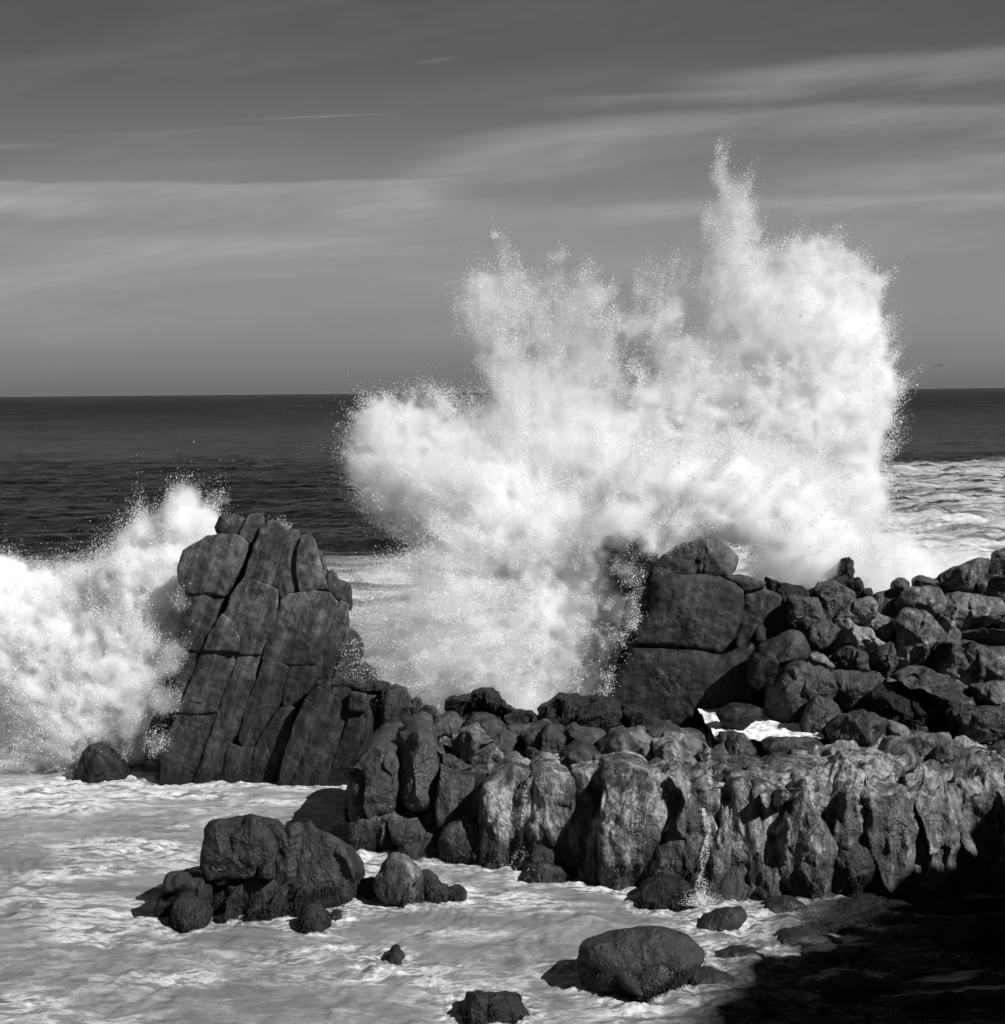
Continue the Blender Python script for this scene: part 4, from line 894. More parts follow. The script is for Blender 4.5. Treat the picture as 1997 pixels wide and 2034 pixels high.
    lv2 = nd(t, 'ShaderNodeVectorMath', {0: lv.outputs[0], 1: nd(t, 'ShaderNodeVectorMath', {0: noise(t, lv.outputs[0], 1.3, 3, out='Color'), 1: (1.2, 1.2, 0)}, operation='MULTIPLY').outputs[0]}, operation='ADD')
    lace = nd(t, 'ShaderNodeTexVoronoi', {'Vector': lv2.outputs[0], 'Scale': 1.0}, feature='DISTANCE_TO_EDGE').outputs['Distance']
    holes = M(t, 'MULTIPLY', smooth(t, lace, 0.06, 0.30), smooth(t, noise(t, pn.outputs[0], 1.7, 4, 0.6), 0.45, 0.62))
    nearc = M(t, 'SUBTRACT', 1.0, smooth(t, Y, 30., 40.))
    fc = M(t, 'MULTIPLY', fc, M(t, 'SUBTRACT', 1.0, M(t, 'MULTIPLY', M(t, 'MULTIPLY', holes, nearc), 0.30)))
    grn = M(t, 'MULTIPLY_ADD', M(t, 'SUBTRACT', noise(t, wp.outputs[0], 22.0, 3, 0.7), 0.5), 0.8, 1.0)
    grn = M(t, 'MULTIPLY', grn, M(t, 'MULTIPLY_ADD', M(t, 'SUBTRACT', noise(t, st2.outputs[0], 2.6, 6, 0.75), 0.5), 0.7, 1.0))
    fc = M(t, 'MULTIPLY', M(t, 'MULTIPLY', fc, grn), 0.73)
    hgt = M(t, 'ADD', M(t, 'MULTIPLY', lines, 0.03), M(t, 'ADD', M(t, 'MULTIPLY', M(t, 'MULTIPLY', f2, M(t, 'MULTIPLY_ADD', patchn, .8, .2)), 0.10), M(t, 'ADD', M(t, 'MULTIPLY', f1, 0.12), M(t, 'MULTIPLY', f3, 0.012))))
    bf = nd(t, 'ShaderNodeBump', {'Strength': 0.62, 'Distance': 1.0, 'Height': hgt})
    fcc = nd(t, 'ShaderNodeCombineColor', {0: fc, 1: fc, 2: fc})
    foam = nd(t, 'ShaderNodeBsdfPrincipled', {'Base Color': fcc, 'Roughness': 0.55, 'Specular IOR Level': 0.25, 'Normal': bf})
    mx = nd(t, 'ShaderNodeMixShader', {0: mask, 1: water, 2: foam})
    nd(t, 'ShaderNodeOutputMaterial', {'Surface': mx})
    return m
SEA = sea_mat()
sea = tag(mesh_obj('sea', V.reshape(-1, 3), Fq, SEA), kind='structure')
for nm_, ar in (('collar', COLLAR), ('turb', TB)):
    at_ = sea.data.attributes.new(nm_, 'FLOAT', 'POINT'); at_.data.foreach_set('value', ar.astype(np.float32).ravel())

# the little foam pool caught between the rocks
def foam_mat(name, c0, c1):
    m, t = newmat(name)
    pos = nd(t, 'ShaderNodeNewGeometry').outputs['Position']
    n = noise(t, pos, 2.4, 7, 0.65, 1.2)
    c = M(t, 'MULTIPLY_ADD', smooth(t, n, .3, .62), c1 - c0, c0)
    b = nd(t, 'ShaderNodeBump', {'Strength': 0.8, 'Distance': 0.12, 'Height': n})
    s = nd(t, 'ShaderNodeBsdfPrincipled', {'Base Color': nd(t, 'ShaderNodeCombineColor', {0: c, 1: c, 2: c}), 'Roughness': .6, 'Specular IOR Level': .2, 'Normal': b})
    nd(t, 'ShaderNodeOutputMaterial', {'Surface': s})
    return m
FOAM = foam_mat('white_foam', .35, .9)
n = 70
gx, gy = np.meshgrid(np.linspace(-1, 1, n), np.linspace(-1, 1, n), indexing='ij')
pv = np.stack([POOLC[0] + 0.12 + gx * 0.98, POOLC[1] + gy * 1.4, POOLC[2] + 0.02 + 0.07 * fbm(np.stack([gx * 3, gy * 3, gx * 0], -1), 4)], -1)
ii = np.arange(n * n).reshape(n, n)
tag(mesh_obj('pool_water', pv.reshape(-1, 3), np.stack([ii[:-1, :-1], ii[1:, :-1], ii[1:, 1:], ii[:-1, 1:]], -1).reshape(-1, 4), FOAM), kind='structure')
# ================================================================== the shore cliff that throws its shadow over the lower right corner
s_ = np.array(SUN_DIR)
def up(pxD, pyD, z, t):
    p = np.array(P(np.array(pxD / .9534), np.array(pyD / .9534), np.array(float(Ywater(pyD / .9534, z, pxD / .9534)))))
    return p + s_ * t
ridge = [up(1180, 2060, 0, 9.0), up(1300, 1960, 0, 9.3), up(1400, 1880, 0, 9.6), up(1480, 1815, 0, 10.0), up(1600, 1770, 0.1, 10.6), up(1690, 1720, .3, 11.2), up(1760, 1660, .7, 12), up(1904, 1540, 1.3, 13.5), up(2100, 1420, 1.8, 15.5), up(2400, 1300, 2, 19)]
ridge = np.array(ridge)
rr = []
k = np.linspace(0, len(ridge) - 1, 150)
rg = np.stack([np.interp(k, np.arange(len(ridge)), ridge[:, j]) for j in range(3)], 1)
rg = rg + 0.50 * vecnoise(rg * 0.9, 3, 5) * np.array([1, 1, 1])
rows = []
tt = np.linspace(0, 1, 60)
off = np.array([0.55, -0.55, 0]) 
for f in tt:      # seaward face, leaning back a little
    r = rg.copy(); r[:, 2] = rg[:, 2] * (1 - f) - 1.0 * f; r[:, 0] += 0.25 * f; rows.append(r)
top_rows = []
for f in np.linspace(0, 1, 24)[::-1]:
    r = rg.copy(); r += np.array([14.0, -10.0, 3.0]) * f; top_rows.append(r)
G = np.stack(top_rows + rows[1:], 1)
G = G + 0.28 * vecnoise(G * 0.8, 4, 8) * np.clip(np.abs(np.arange(G.shape[1]) - 23) / 6.0, 0.0, 1)[None, :, None]
nu, nv = G.shape[:2]; ii = np.arange(nu * nv).reshape(nu, nv)
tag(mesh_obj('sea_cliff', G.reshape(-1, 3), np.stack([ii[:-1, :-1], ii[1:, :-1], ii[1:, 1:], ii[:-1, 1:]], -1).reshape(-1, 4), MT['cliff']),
    'shade-blackened shore cliff at the lower right corner, its shadow swallowing the water', 'cliff')
# rocks at the foot of the cliff, coloured black to deepen its shadow
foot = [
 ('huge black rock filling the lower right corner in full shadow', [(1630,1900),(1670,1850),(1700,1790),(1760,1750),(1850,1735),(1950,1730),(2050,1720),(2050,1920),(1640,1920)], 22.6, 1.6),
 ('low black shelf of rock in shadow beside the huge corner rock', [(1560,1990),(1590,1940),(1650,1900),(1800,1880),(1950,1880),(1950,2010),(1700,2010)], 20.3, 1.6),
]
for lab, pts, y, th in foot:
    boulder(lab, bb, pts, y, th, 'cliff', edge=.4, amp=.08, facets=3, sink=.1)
# ================================================================== gull and far boat
def dark_mat(name, v, r=.6):
    m, t = newmat(name)
    n = noise(t, nd(t, 'ShaderNodeTexCoord').outputs['Object'], 9.0, 3)
    c = M(t, 'MULTIPLY_ADD', n, v * .5, v * .75)
    s = nd(t, 'ShaderNodeBsdfPrincipled', {'Base Color': nd(t, 'ShaderNodeCombineColor', {0: c, 1: c, 2: c}), 'Roughness': r})
    nd(t, 'ShaderNodeOutputMaterial', {'Surface': s})
    return m
def gull():
    c = P(np.array(1869.), np.array(726.), np.array(62.))
    k = 62 / FPX
    # spine: left wing tip .. body .. right wing tip, as offsets in photo pixels
    pts = np.array([(-12.5, -6, 1.0), (-10.5, -1.5, 3.5), (-7, 1.4, 4.2), (-2, 1.2, 4.6), (2, -0.2, 5.0), (6, 0.8, 4.6), (10, 3.2, 3.6), (14, 4.4, 2.0), (16.5, 4.2, .6)])
    ks = np.linspace(0, len(pts) - 1, 41)
    q = np.stack([np.interp(ks, np.arange(len(pts)), pts[:, j]) for j in range(3)], 1)
    q[1:-1] = (q[:-2] + 2 * q[1:-1] + q[2:]) / 4
    V = []; n = 10
    for x, z, ch in q:
        sw = abs(x - 2) * .25
        for a in np.arange(n) / n * 2 * math.pi:
            V.append((c[0] + x * k, c[1] + (math.cos(a) * ch * .5 + sw) * k * 1.4, c[2] + (z + math.sin(a) * ch * .09 + 0.4) * k))
    F = [(i * n + j, i * n + (j + 1) % n, (i + 1) * n + (j + 1) % n, (i + 1) * n + j) for i in range(40) for j in range(n)]
    # body: a spindle from beak to tail, pointing away to the left
    b0 = len(V); d = np.array([-.35, .93, 0]); m_ = 14
    R = [0.05, .45, .75, .85, 1.15, 1.4, 1.45, 1.3, 1.0, .65, .4, .5, .7, .1]
    T = np.linspace(6.0, -7.0, m_)
    side = np.array([.93, .35, 0]); upv = np.array([0, 0, 1])
    flat = [1] * 10 + [.7, .4, .25, .2]
    for r, t_, fl in zip(R, T, flat):
        for a in np.arange(n) / n * 2 * math.pi:
            V.append(tuple(c + (d * t_ + side * math.cos(a) * r + upv * (math.sin(a) * r * fl - .2)) * k + np.array([2 * k, 0, 0])))
    F += [(b0 + i * n + j, b0 + i * n + (j + 1) % n, b0 + (i + 1) * n + (j + 1) % n, b0 + (i + 1) * n + j) for i in range(m_ - 1) for j in range(n)]
    return tag(mesh_obj('seagull', np.array(V), np.array(F), dark_mat('gull_feathers', .10)), 'dark gull gliding with spread wings over the horizon at the right', 'seagull')
gull()
def boat():
    Yb = 2600.; c = P(np.array(142.5), np.array(791.), np.array(Yb)); k = Yb / FPX
    root = tag(empty('sailing_boat'), 'tiny dark sailing boat far off on the horizon at the left', 'sailing boat')
    x, z = c[0], 0.0
    L, Wd, H = 1.6 * k, .5 * k, .5 * k
    hv = []; n = 9
    for i, s in enumerate(np.linspace(-1, 1, n)):
        w = Wd * (1 - abs(s) ** 2.5); 
        hv += [(x + s * L, Yb - w, z + H), (x + s * L * .9, Yb - w * .6, z - .1), (x + s * L * .9, Yb + w * .6, z - .1), (x + s * L, Yb + w, z + H)]
    hf = [(i * 4 + j, i * 4 + (j + 1) % 4, (i + 1) * 4 + (j + 1) % 4, (i + 1) * 4 + j) for i in range(n - 1) for j in range(4)]
    mb = dark_mat('boat_hull_paint', .03)
    mesh_obj('hull', np.array(hv), np.array(hf), mb, root)
    sv = []; 
    for yo in (-.03 * k, .03 * k):
        sv += [(x - 1.1 * k, Yb + yo, z + .9 * k), (x + .2 * k, Yb + yo, z + .9 * k), (x + .2 * k, Yb + yo, z + 4.0 * k)]
    mesh_obj('sail', np.array(sv), [np.array([(0, 1, 2), (5, 4, 3)]), np.array([(0, 3, 4, 1), (1, 4, 5, 2), (2, 5, 3, 0)])], dark_mat('sail_cloth', .05), root)
    mv = []; 
    for zz in (0, 4.4 * k):
        for a in range(6): mv.append((x + .3 * k + .07 * k * math.cos(a * 1.047), Yb + .07 * k * math.sin(a * 1.047), z + .3 * k + zz))
    mesh_obj('mast', np.array(mv), np.array([(a, (a + 1) % 6, 6 + (a + 1) % 6, 6 + a) for a in range(6)]), mb, root)
boat()
def drop_material():
    m, t = newmat('white_spray_drops')
    b = nd(t, 'ShaderNodeBsdfDiffuse', {'Color': (0.93, 0.93, 0.93, 1)})
    tr = nd(t, 'ShaderNodeBsdfTranslucent', {'Color': (0.93, 0.93, 0.93, 1)})
    mx = nd(t, 'ShaderNodeMixShader', {0: 0.45, 1: b, 2: tr})
    nd(t, 'ShaderNodeOutputMaterial', {'Surface': mx})
    return m
drop_mat = drop_material()

def drops_mesh(name, pts, rad, parent=None, seed=1):
    """one mesh of many small irregular droplets (stretched tetrahedra)"""
    rs = np.random.RandomState(seed)
    n = len(pts)
    tet = np.array([[1, 1, 1], [-1, -1, 1], [-1, 1, -1], [1, -1, -1]], float) / 1.732
    q = rs.normal(size=(n, 3, 3)); 
    qq, _ = np.linalg.qr(q)
    st = np.exp(rs.normal(size=(n, 1, 3)) * 0.35)
    v = (tet[None] * st) @ qq * np.asarray(rad).reshape(-1, 1, 1) + pts[:, None, :]
    f = np.array([[0, 1, 2], [0, 3, 1], [0, 2, 3], [1, 3, 2]])
    fa = (np.arange(n)[:, None, None] * 4 + f[None]).reshape(-1, 3)
    return mesh_obj(name, v.reshape(-1, 3), fa, drop_mat, parent, smooth_=False)

# ================================================================== thin runs of water down the ledge wall, found by looking where the wall is
def trickle(label, crop, path, n, seed, foot=0, wdt=5.0):
    bpy.context.view_layer.update()
    dg = bpy.context.evaluated_depsgraph_get()
    rs = np.random.RandomState(seed)
    q = px(crop, path); m = len(q)
    t = rs.uniform(0, m - 1, n)
    c = np.stack([np.interp(t, np.arange(m), q[:, k]) for k in range(2)], 1)
    strand = rs.randint(0, 5, n)
    w = wdt * (0.5 + 1.3 * (t / (m - 1)) ** 2)
    wob = (strand - 2) * w * .45 + 2.5 * np.array([math.sin(a * 0.11 + b_) for a, b_ in zip(c[:, 1], strand)]) * w / wdt
    c[:, 0] += wob + rs.normal(0, 1.6, n)
    if foot:
        f = np.stack([q[-1, 0] + rs.normal(0, 16, foot), q[-1, 1] - np.abs(rs.normal(0, 13, foot)) + 4], 1)
        c = np.concatenate([c, f])
    pts = []; org = Vector((0, 0, CAM_H))
    ends = P(c[:, 0], c[:, 1], np.full(len(c), 10.0))
    for e in ends:
        d = (Vector(e) - org).normalized()
        ok, loc, no, idx, ob, mt_ = scene.ray_cast(dg, org, d)
        if ok and ob.name.split('.')[0] not in ('sea',): pts.append(np.array(loc) - np.array(d) * rs.uniform(0.01, 0.05) )
        elif ok: pts.append(np.array(loc) + np.array([0, 0, rs.uniform(0, .12)]))
    pts = np.array(pts)
    o = drops_mesh('water_trickle', pts, rs.uniform(.004, .009, len(pts)), None, seed)
    tag(o, label, 'trickle', kind='stuff')
trickle('thin white trickle of water splashing down the ledge wall above the egg-shaped boulder', E_, [(372,525),(385,560),(400,640),(385,720),(380,800),(370,880),(368,950),(365,1010)], 1500, 3, 1100, 7)
trickle('faint narrow run of white water on the dark left half of the ledge wall', D_, [(1060,620),(1050,720),(1038,840),(1035,930),(1020,1015)], 500, 4, 90, 5)
trickle('fine vertical water line down the crevice near the foam pool', E_, [(402,90),(410,160),(408,230),(405,330),(410,400)], 500, 5, 0, 1.2)
# ================================================================== spray
def gridnoise(shape, org, vox, freq, seed):
    """smooth noise on a regular grid by upsampling a coarse random lattice"""
    rs = np.random.RandomState(seed)
    dims = [int(math.ceil(n * vox * freq)) + 3 for n in shape]
    a = rs.uniform(-1, 1, dims).astype(np.float32)
    for ax, n in enumerate(shape):
        t = np.arange(n) * vox * freq + 0.37
        i = np.floor(t).astype(int); f = (t - i); f = (f * f * (3 - 2 * f)).astype(np.float32)
        sh = [1, 1, 1]; sh[ax] = n; f = f.reshape(sh)
        a = np.take(a, i, axis=ax) * (1 - f) + np.take(a, i + 1, axis=ax) * f
    return a
def gfbm(shape, org, vox, freq, seed, octaves=4, gain=0.55, lac=2.03):
    r, a = 0, 1.0
    for o in range(octaves):
        if freq * vox > 0.7: break
        r = r + a * gridnoise(shape, org, vox, freq, seed + o * 11); a *= gain; freq *= lac
    return r

def vol_mat(name, k):
    m, t = newmat(name)
    at = nd(t, 'ShaderNodeAttribute', attribute_name='density')
    d = M(t, 'MULTIPLY', at.outputs['Fac'], k)
    v = nd(t, 'ShaderNodeVolumePrincipled', {'Color': (1, 1, 1, 1), 'Density': d, 'Anisotropy': 0.0, 'Density Attribute': ''})
    nd(t, 'ShaderNodeOutputMaterial', {'Volume': v})
    return m
mist_mat = vol_mat('sea_mist', 1.0)

def grid_volume(name, dens, mn, vox, mat, parent=None):
    """a fog volume whose density is stored point by point on the object's own mesh"""
    nx, ny, nz = dens.shape
    me = bpy.data.meshes.new(name)
    n = nx * ny * nz
    # points sit at the voxel centres; density is an attribute
    me.vertices.add(n)
    ii = np.indices(dens.shape).reshape(3, -1).T.astype(np.float32)
    me.vertices.foreach_set('co', (ii * vox + np.asarray(mn, np.float32)).ravel().astype(np.float32))
    at = me.attributes.new('d', 'FLOAT', 'POINT')
    at.data.foreach_set('value', dens.reshape(-1).astype(np.float32))
    me.materials.append(mat)
    o = bpy.data.objects.new(name, me); COL.objects.link(o)
    if parent: o.parent = parent
    g = bpy.data.node_groups.new(name + '_nodes', 'GeometryNodeTree')
    g.interface.new_socket('Geometry', in_out='INPUT', socket_type='NodeSocketGeometry')
    g.interface.new_socket('Geometry', in_out='OUTPUT', socket_type='NodeSocketGeometry')
    gi = g.nodes.new('NodeGroupInput'); go = g.nodes.new('NodeGroupOutput')
    pos = g.nodes.new('GeometryNodeInputPosition')
    sub = nd(g, 'ShaderNodeVectorMath', {0: pos.outputs[0], 1: tuple(mn)}, operation='SUBTRACT')
    scl = nd(g, 'ShaderNodeVectorMath', {0: sub.outputs[0], 1: (1 / vox,) * 3}, operation='MULTIPLY')
    add = nd(g, 'ShaderNodeVectorMath', {0: scl.outputs[0], 1: (0.5,) * 3}, operation='ADD')
    fl = nd(g, 'ShaderNodeVectorMath', {0: add.outputs[0]}, operation='FLOOR')
    s = nd(g, 'ShaderNodeSeparateXYZ', {0: fl.outputs[0]})
    mm = lambda a, b, op: nd(g, 'ShaderNodeMath', {0: a, 1: b}, operation=op).outputs[0]
    # float index is exact below 2^24; split keeps the arithmetic in integers
    idx = mm(mm(mm(mm(s.outputs[0], float(ny), 'MULTIPLY'), s.outputs[1], 'ADD'), float(nz), 'MULTIPLY'), s.outputs[2], 'ADD')
    na = nd(g, 'GeometryNodeInputNamedAttribute', {'Name': 'd'}, data_type='FLOAT')
    si = g.nodes.new('GeometryNodeSampleIndex'); si.data_type = 'FLOAT'; si.domain = 'POINT'; si.clamp = True
    g.links.new(gi.outputs[0], si.inputs['Geometry'])
    g.links.new(na.outputs['Attribute'], si.inputs['Value'])
    g.links.new(idx, si.inputs['Index'])
    vc = g.nodes.new('GeometryNodeVolumeCube')
    g.links.new(si.outputs[0], vc.inputs['Density'])
    vc.inputs['Background'].default_value = 0.0
    vc.inputs['Min'].default_value = tuple(mn)
    vc.inputs['Max'].default_value = tuple(np.asarray(mn) + vox * (np.array(dens.shape) - 1))
    vc.inputs['Resolution X'].default_value = nx
    vc.inputs['Resolution Y'].default_value = ny
    vc.inputs['Resolution Z'].default_value = nz
    sm = nd(g, 'GeometryNodeSetMaterial', {'Geometry': vc.outputs[0], 'Material': mat})
    g.links.new(sm.outputs[0], go.inputs[0])
    md = o.modifiers.new('fog', 'NODES'); md.node_group = g
    return o

def blob_field(blobs, mn, mx, vox):
    """blobs: (world centre, (rx,ry,rz), weight).  Returns opacity weight field and mask field on a grid."""
    mn = np.asarray(mn, float)
    shape = tuple(int((b - a) / vox) + 1 for a, b in zip(mn, mx))
    F = np.zeros(shape, np.float32); Wt = np.zeros(shape, np.float32)
    for c, r, w in blobs:
        lo = [max(0, int((c[k] - 2.0 * r[k] - mn[k]) / vox)) for k in range(3)]
        hi = [min(shape[k], int((c[k] + 2.0 * r[k] - mn[k]) / vox) + 1) for k in range(3)]
        if any(h <= l for l, h in zip(lo, hi)): continue
        ax = [((np.arange(l, h) * vox + mn[k] - c[k]) / r[k]) ** 2 for k, (l, h) in enumerate(zip(lo, hi))]
        d2 = ax[0][:, None, None] + ax[1][None, :, None] + ax[2][None, None, :]
        e = np.exp(-1.1 * d2).astype(np.float32)
        sl = tuple(slice(l, h) for l, h in zip(lo, hi))
        F[sl] += e; Wt[sl] += e * w
    return F, Wt / np.maximum(F, 1e-4), shape

def GX(x, y, r, w, Y=36.0, dr=None):     # blob given in the pixels of the enlarged splash crop
    return (850 + x / 1.904, 250 + y / 1.904, r / 1.904, w, Y, dr)
def DX(x, y, r, w, Y=36.0, dr=None):
    return (x / .9534, y / .9534, r / .9534, w, Y, dr)
def world_blobs(lst, squeeze=1.0):
    out = []
    for b in lst:
        px, py, r, w, Y = b[:5]
        rr = r / FPX * Y
        c = P(px, py, Y)
        ry = b[5] if b[5] else max(rr * 1.1, 0.35) * squeeze
        out.append((c, (rr, ry, rr), w))
    return out

main = [GX(*t) for t in (
 (1098,85,14,.5),(1102,140,26,.42),(1120,200,38,.36),(1150,270,50,.36),(1185,340,58,.4),(1180,250,34,.3),(1085,345,45,.25),(1215,400,50,.35),(1100,190,30,.3),(1100,400,60,.25),(1130,430,85,.3),
 (1190,540,80,.55),(1100,600,80,.45),(1225,560,40,.6),(1300,530,60,.22),(1430,510,70,.5),(1490,470,45,.45),(1560,540,70,.42),(1650,630,70,.6),(1700,590,28,.55),
 (1290,640,110,.5),(1440,640,110,.55),(1570,720,110,.75),(1670,760,65,.75),(1695,850,65,.8),(1715,950,60,.75),(1745,1015,36,.65),(1680,1080,70,.7),(1550,850,130,.85),(1400,800,130,.7),(1250,780,110,.5),(1140,720,90,.4),
 (940,700,48,.75),(880,740,55,.5),(780,760,50,.45),(990,830,50,.6),(1000,900,80,.5),(900,850,70,.35),
 (200,600,52,.5),(160,660,45,.35),(270,640,75,.4),(250,412,14,.4),(280,450,24,.26),(305,500,34,.22),(320,560,45,.22),(195,740,80,.38),(270,850,85,.42),(310,950,75,.45),(500,490,36,.42),(480,570,52,.32),(560,640,70,.3),(650,640,50,.42),(705,610,22,.3),(450,750,110,.2),(600,800,110,.24),(830,560,45,.26),(840,630,60,.28),(950,560,60,.15),(980,620,50,.25),(600,560,40,.2),(400,640,60,.25),
 (450,1000,140,.36),(600,950,120,.28),(700,1060,110,.3),(320,1100,130,.42),(470,1180,140,.5),(650,1200,140,.6),
 (850,1080,100,.85),(950,1030,110,.9),(1100,1040,140,.8),(1300,1030,140,.8),(1450,1060,140,.85),(1600,1000,120,.85),(1640,1150,100,.75),(1000,1200,140,.8),(1250,1200,150,.8),(1450,1230,150,.85),(1600,1280,100,.75),(1690,1420,60,.65),(1600,1400,100,.75),
 (1150,1300,110,1.),(1000,1370,120,1.),(1280,1390,110,.95),(1420,1420,120,.85),(850,1400,130,1.),(700,1350,130,1.),(1450,1560,90,.75),(1560,1520,100,.7))]
main += [DX(*t) for t in (
 (725,800,42,.75),(700,865,42,.85),(760,870,62,.75),(800,800,55,.5),(860,860,70,.5),(725,930,42,.35),(760,960,50,.28),(900,930,90,.8),(960,1000,100,1.),(870,970,60,.8),(830,1000,35,.8),(900,1080,85,.85,34.6),(1000,1100,110,1.,34.4),(1080,1060,90,.95,34.),(1120,1120,60,.85,33.4),
 (1000,1200,110,1.,33.6),(890,1190,85,.7,33.8),(800,1150,80,.3,34.),(750,1250,80,.5,33.8),(850,1290,90,.9,33.4),(950,1290,100,1.,33.2),(700,1250,60,.4,34.),(860,1360,60,.9,32.8),(950,1370,60,.9,32.6),(780,1320,60,.7,33.2),(1010,1360,60,.9,32.6),(1100,1220,70,.8,33.),(1050,1240,85,.85,35.),(1090,1150,75,.8,35.),(1110,1060,60,.75,35.),(1150,1130,35,.3,33.5),(1140,1210,40,.4,33.5),(1090,1280,45,.45,33.5),
 (700,1200,60,.3),(780,1330,70,.7,36.),(690,1290,50,.5,36.),(640,1130,60,.12,38.),(610,1220,50,.1,38.),(1040,1330,50,.8,35.),(980,1350,70,.9),
 (1235,1030,26,.75,31.9),(1290,998,36,.85,32.1),(1350,955,46,.9,32.5),(1185,985,36,.8,32.4),(1135,1020,40,.7,32.6),(1410,985,40,.75,32.8),(1500,1040,40,.6,33.),(1560,1075,45,.75,32.9),(1440,1085,26,.75,33.2),(1495,1085,36,.75,33.2),(1600,1040,45,.7,33.5),(1380,930,80,1.,33.5),(1250,930,80,1.,33.5),(1500,960,80,.95,33.8),(530,985,12,.3,33.6),(545,1000,8,.3,33.6),(1180,1010,30,.18,33.),(1190,1080,28,.2,31.6),(1180,1160,32,.22,31.4),(1160,1230,34,.24,31.3),(1120,1290,34,.24,31.2),(1080,1320,30,.26,31.2),(1250,1020,34,.5,33.2),(1330,960,60,.7,33.5),(1460,1090,45,.4,34.),(1540,1060,60,.55,34.),(1600,1060,50,.35,34.5),(1650,1040,60,.45,37.),(1680,1100,55,.4,38.))]

def spray(name, lst, mn, mx, vox, seed, ndrop, amp=0.75, thr=0.36, soft=0.6, kd=8.0, rmin=0.005, rmax=0.0125, src=None, opow=1.5):
    blobs = world_blobs(lst)
    F, Wt, shape = blob_field(blobs, mn, mx, vox)
    N = gfbm(shape, mn, vox, 0.6, seed, 6, 0.66)
    N2 = gfbm(shape, mn, vox, 2.0, seed + 50, 4, 0.75)
    R = 0.75 - 1.5 * np.abs(N2)          # ridges: sheets and threads rather than puffs
    D = F - thr + amp * (0.40 * N + 0.20 * R) * np.clip(F * 3.5, 0, 1)
    dens = np.clip(D / soft, 0, 1) ** 1.2
    op = np.clip(Wt, 0, 1.1)
    dens = dens * (0.02 + np.clip(op - .13, 0, 1) ** opow) * kd * np.clip(0.6 + 1.1 * R, 0.22, 2.6) * (1 + 1.3 * np.clip(op - .7, 0, .4))
    dens[0] = dens[-1] = 0; dens[:, 0] = dens[:, -1] = 0; dens[:, :, 0] = dens[:, :, -1] = 0
    # droplets thrown off the cloud: thickest near its ragged outer skin
    rs = np.random.RandomState(seed)
    shell = np.exp(-((D - 0.10) / 0.22) ** 2) * (0.25 + op) * np.clip(R * 1.5 + 0.35, 0.0, 2.0) ** 2 * np.clip((F - 0.07) * 5, 0, 1)
    pr = shell.ravel().astype(np.float64)
    pr /= pr.sum()
    cdf = np.cumsum(pr)
    k = np.searchsorted(cdf, rs.uniform(size=ndrop)); k = np.clip(k, 0, pr.size - 1)
    ijk = np.stack(np.unravel_index(k, shape), -1)
    pts = (ijk + rs.uniform(-.5, .5, ijk.shape)) * vox + np.asarray(mn)
    # fine clustering into threads flung outward from where the wave struck
    src = np.array(src)
    d = pts - src; r = np.linalg.norm(d, axis=1, keepdims=True); d /= r
    ang = np.concatenate([d * 14.0, r * 0.9], 1)[:, :3] + np.array([0, 0, 1]) * r * 0.6
    fn = fbm(ang + seed, 3) + 0.9 * fbm(pts * 3.4 + seed, 3)
    keep = rs.uniform(size=len(pts)) < np.clip(0.30 + 1.5 * fn, 0.03, 1)
    pts, d = pts[keep], d[keep]
    push = rs.exponential(0.09, len(pts)) * (0.4 + 1.6 * np.clip(fn[keep] + .3, 0, 1.2))
    pts = pts + d * push[:, None] + rs.normal(0, 0.012, pts.shape)
    rad = (rmin + (rmax - rmin) * rs.power(0.5, len(pts)) ** 2) * np.where(rs.uniform(size=len(pts)) < .02, 1.9, 1.0)
    # a few big splats and strings of water near the skin
    root = empty(name, tuple(np.mean([b[0] for b in blobs], 0)))
    return root, None, dens.astype(np.float32), pts, rad

def build_spray(name, label, cat, lst, mn, mx, vox, seed, ndrop, **kw):
    root, loc, dens, pts, rad = spray(name, lst, mn, mx, vox, seed, ndrop, **kw)
    root.location = (0, 0, 0)
    tag(root, label, cat, kind='stuff')
    drops_mesh('droplets', pts, rad, root, seed)
    grid_volume('mist', dens, mn, vox, mist_mat, root)
    return root

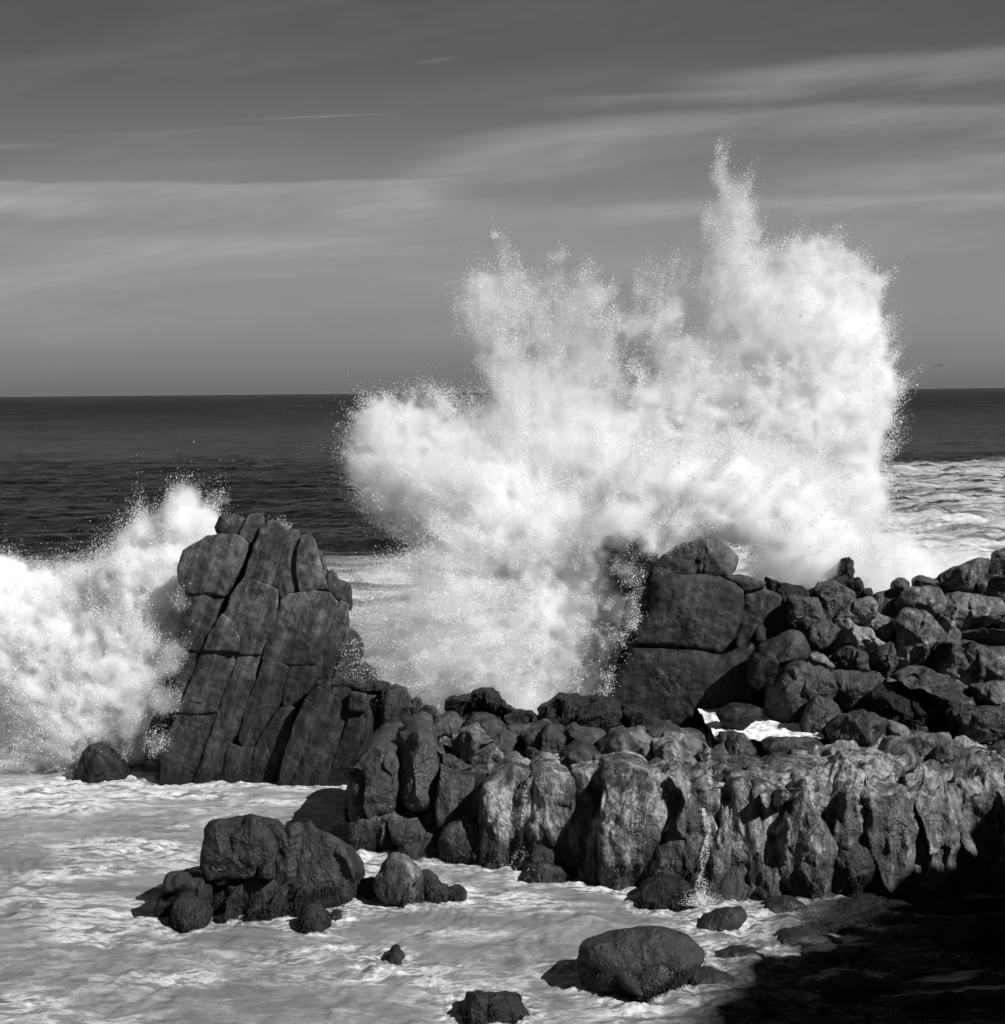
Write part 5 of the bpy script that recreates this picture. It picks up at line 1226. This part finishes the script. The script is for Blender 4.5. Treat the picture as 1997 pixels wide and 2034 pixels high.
surge = [DX(*t) for t in (
 (-140,1170,90,.9,36.),(-230,1200,90,.8,36.5),(-310,1260,80,.7,36.5),(-150,1320,100,1.,35.5),(-240,1350,90,.9,35.5),(-330,1380,60,.6,35.5),(-120,1440,60,.8,34.6),(-220,1440,50,.7,34.8),
 (0,1130,55,.9,36.),(90,1165,65,.9,36.),(180,1150,60,.75,35.5),(160,1085,28,.35,36.),(250,1085,60,.8,34.8),(290,1020,42,.75,34.6),(345,985,40,.6,34.2),(352,935,24,.18,34.2),(392,1000,34,.6,34.2),(300,1120,75,.9,34.2),(345,1080,55,.85,34.2),
 (40,1250,105,1.,35.5),(150,1250,105,1.,35.),(255,1225,100,1.,34.3),(300,1310,75,1.,33.8),(90,1360,105,1.,34.8),(195,1360,95,1.,34.),(0,1400,85,.95,35.),(80,1430,50,.85,34.),(255,1390,45,.85,34.),(225,1445,26,.5,34.4),(-60,1200,100,1.,36.),(-60,1330,100,1.,35.5),(120,1440,45,.8,34.2),(20,1465,40,.7,33.8),
 (312,1330,26,.14,31.9),(328,1230,24,.14,31.9),(342,1140,20,.13,31.9),(296,1410,24,.14,31.9),(320,1260,20,.14,31.9),(425,945,12,.12,34.))]
back = [DX(*t) for t in (
 (1640,1040,50,.8,37.),(1690,1060,50,.75,38.),(1740,1090,50,.7,38.),(1800,1100,50,.45,39.),(1600,1090,50,.8,37.),(1640,1110,45,.85,37.),(1640,1065,48,.75,38.),(1700,1090,55,.45,39.),(1760,1070,50,.25,40.),(1620,1110,45,.6,38.),(1660,1130,45,.7,38.),(1720,1040,45,.22,40.),(1820,1060,50,.2,41.),(1900,1060,60,.18,41.))]
import time
T0 = time.time()
build_spray('wave_spray', 'towering white burst of sea spray exploding above the middle rocks', 'sea spray', main,
            (-5.6, 31.0, -0.1), (9.6, 39.5, 13.6), 0.062, 21, 3200000, src=P(np.array(1180.), np.array(1250.), np.array(34.5)))
build_spray('wave_spray', 'white surge of broken wave climbing the left side of the tall leaning stack', 'breaking wave', surge,
            (-17.0, 31.3, -0.2), (-5.0, 38.5, 7.2), 0.062, 31, 1200000, kd=26., opow=1.0, amp=.6, thr=.32, src=P(np.array(300.), np.array(1550.), np.array(34.)))
build_spray('wave_spray', 'low white mist drifting behind the right skyline boulders', 'sea spray', back,
            (7.0, 35.5, -0.1), (14.5, 43.0, 5.6), 0.09, 41, 60000, kd=6., src=P(np.array(1700.), np.array(1300.), np.array(38.)))
print('SPRAY', time.time() - T0)
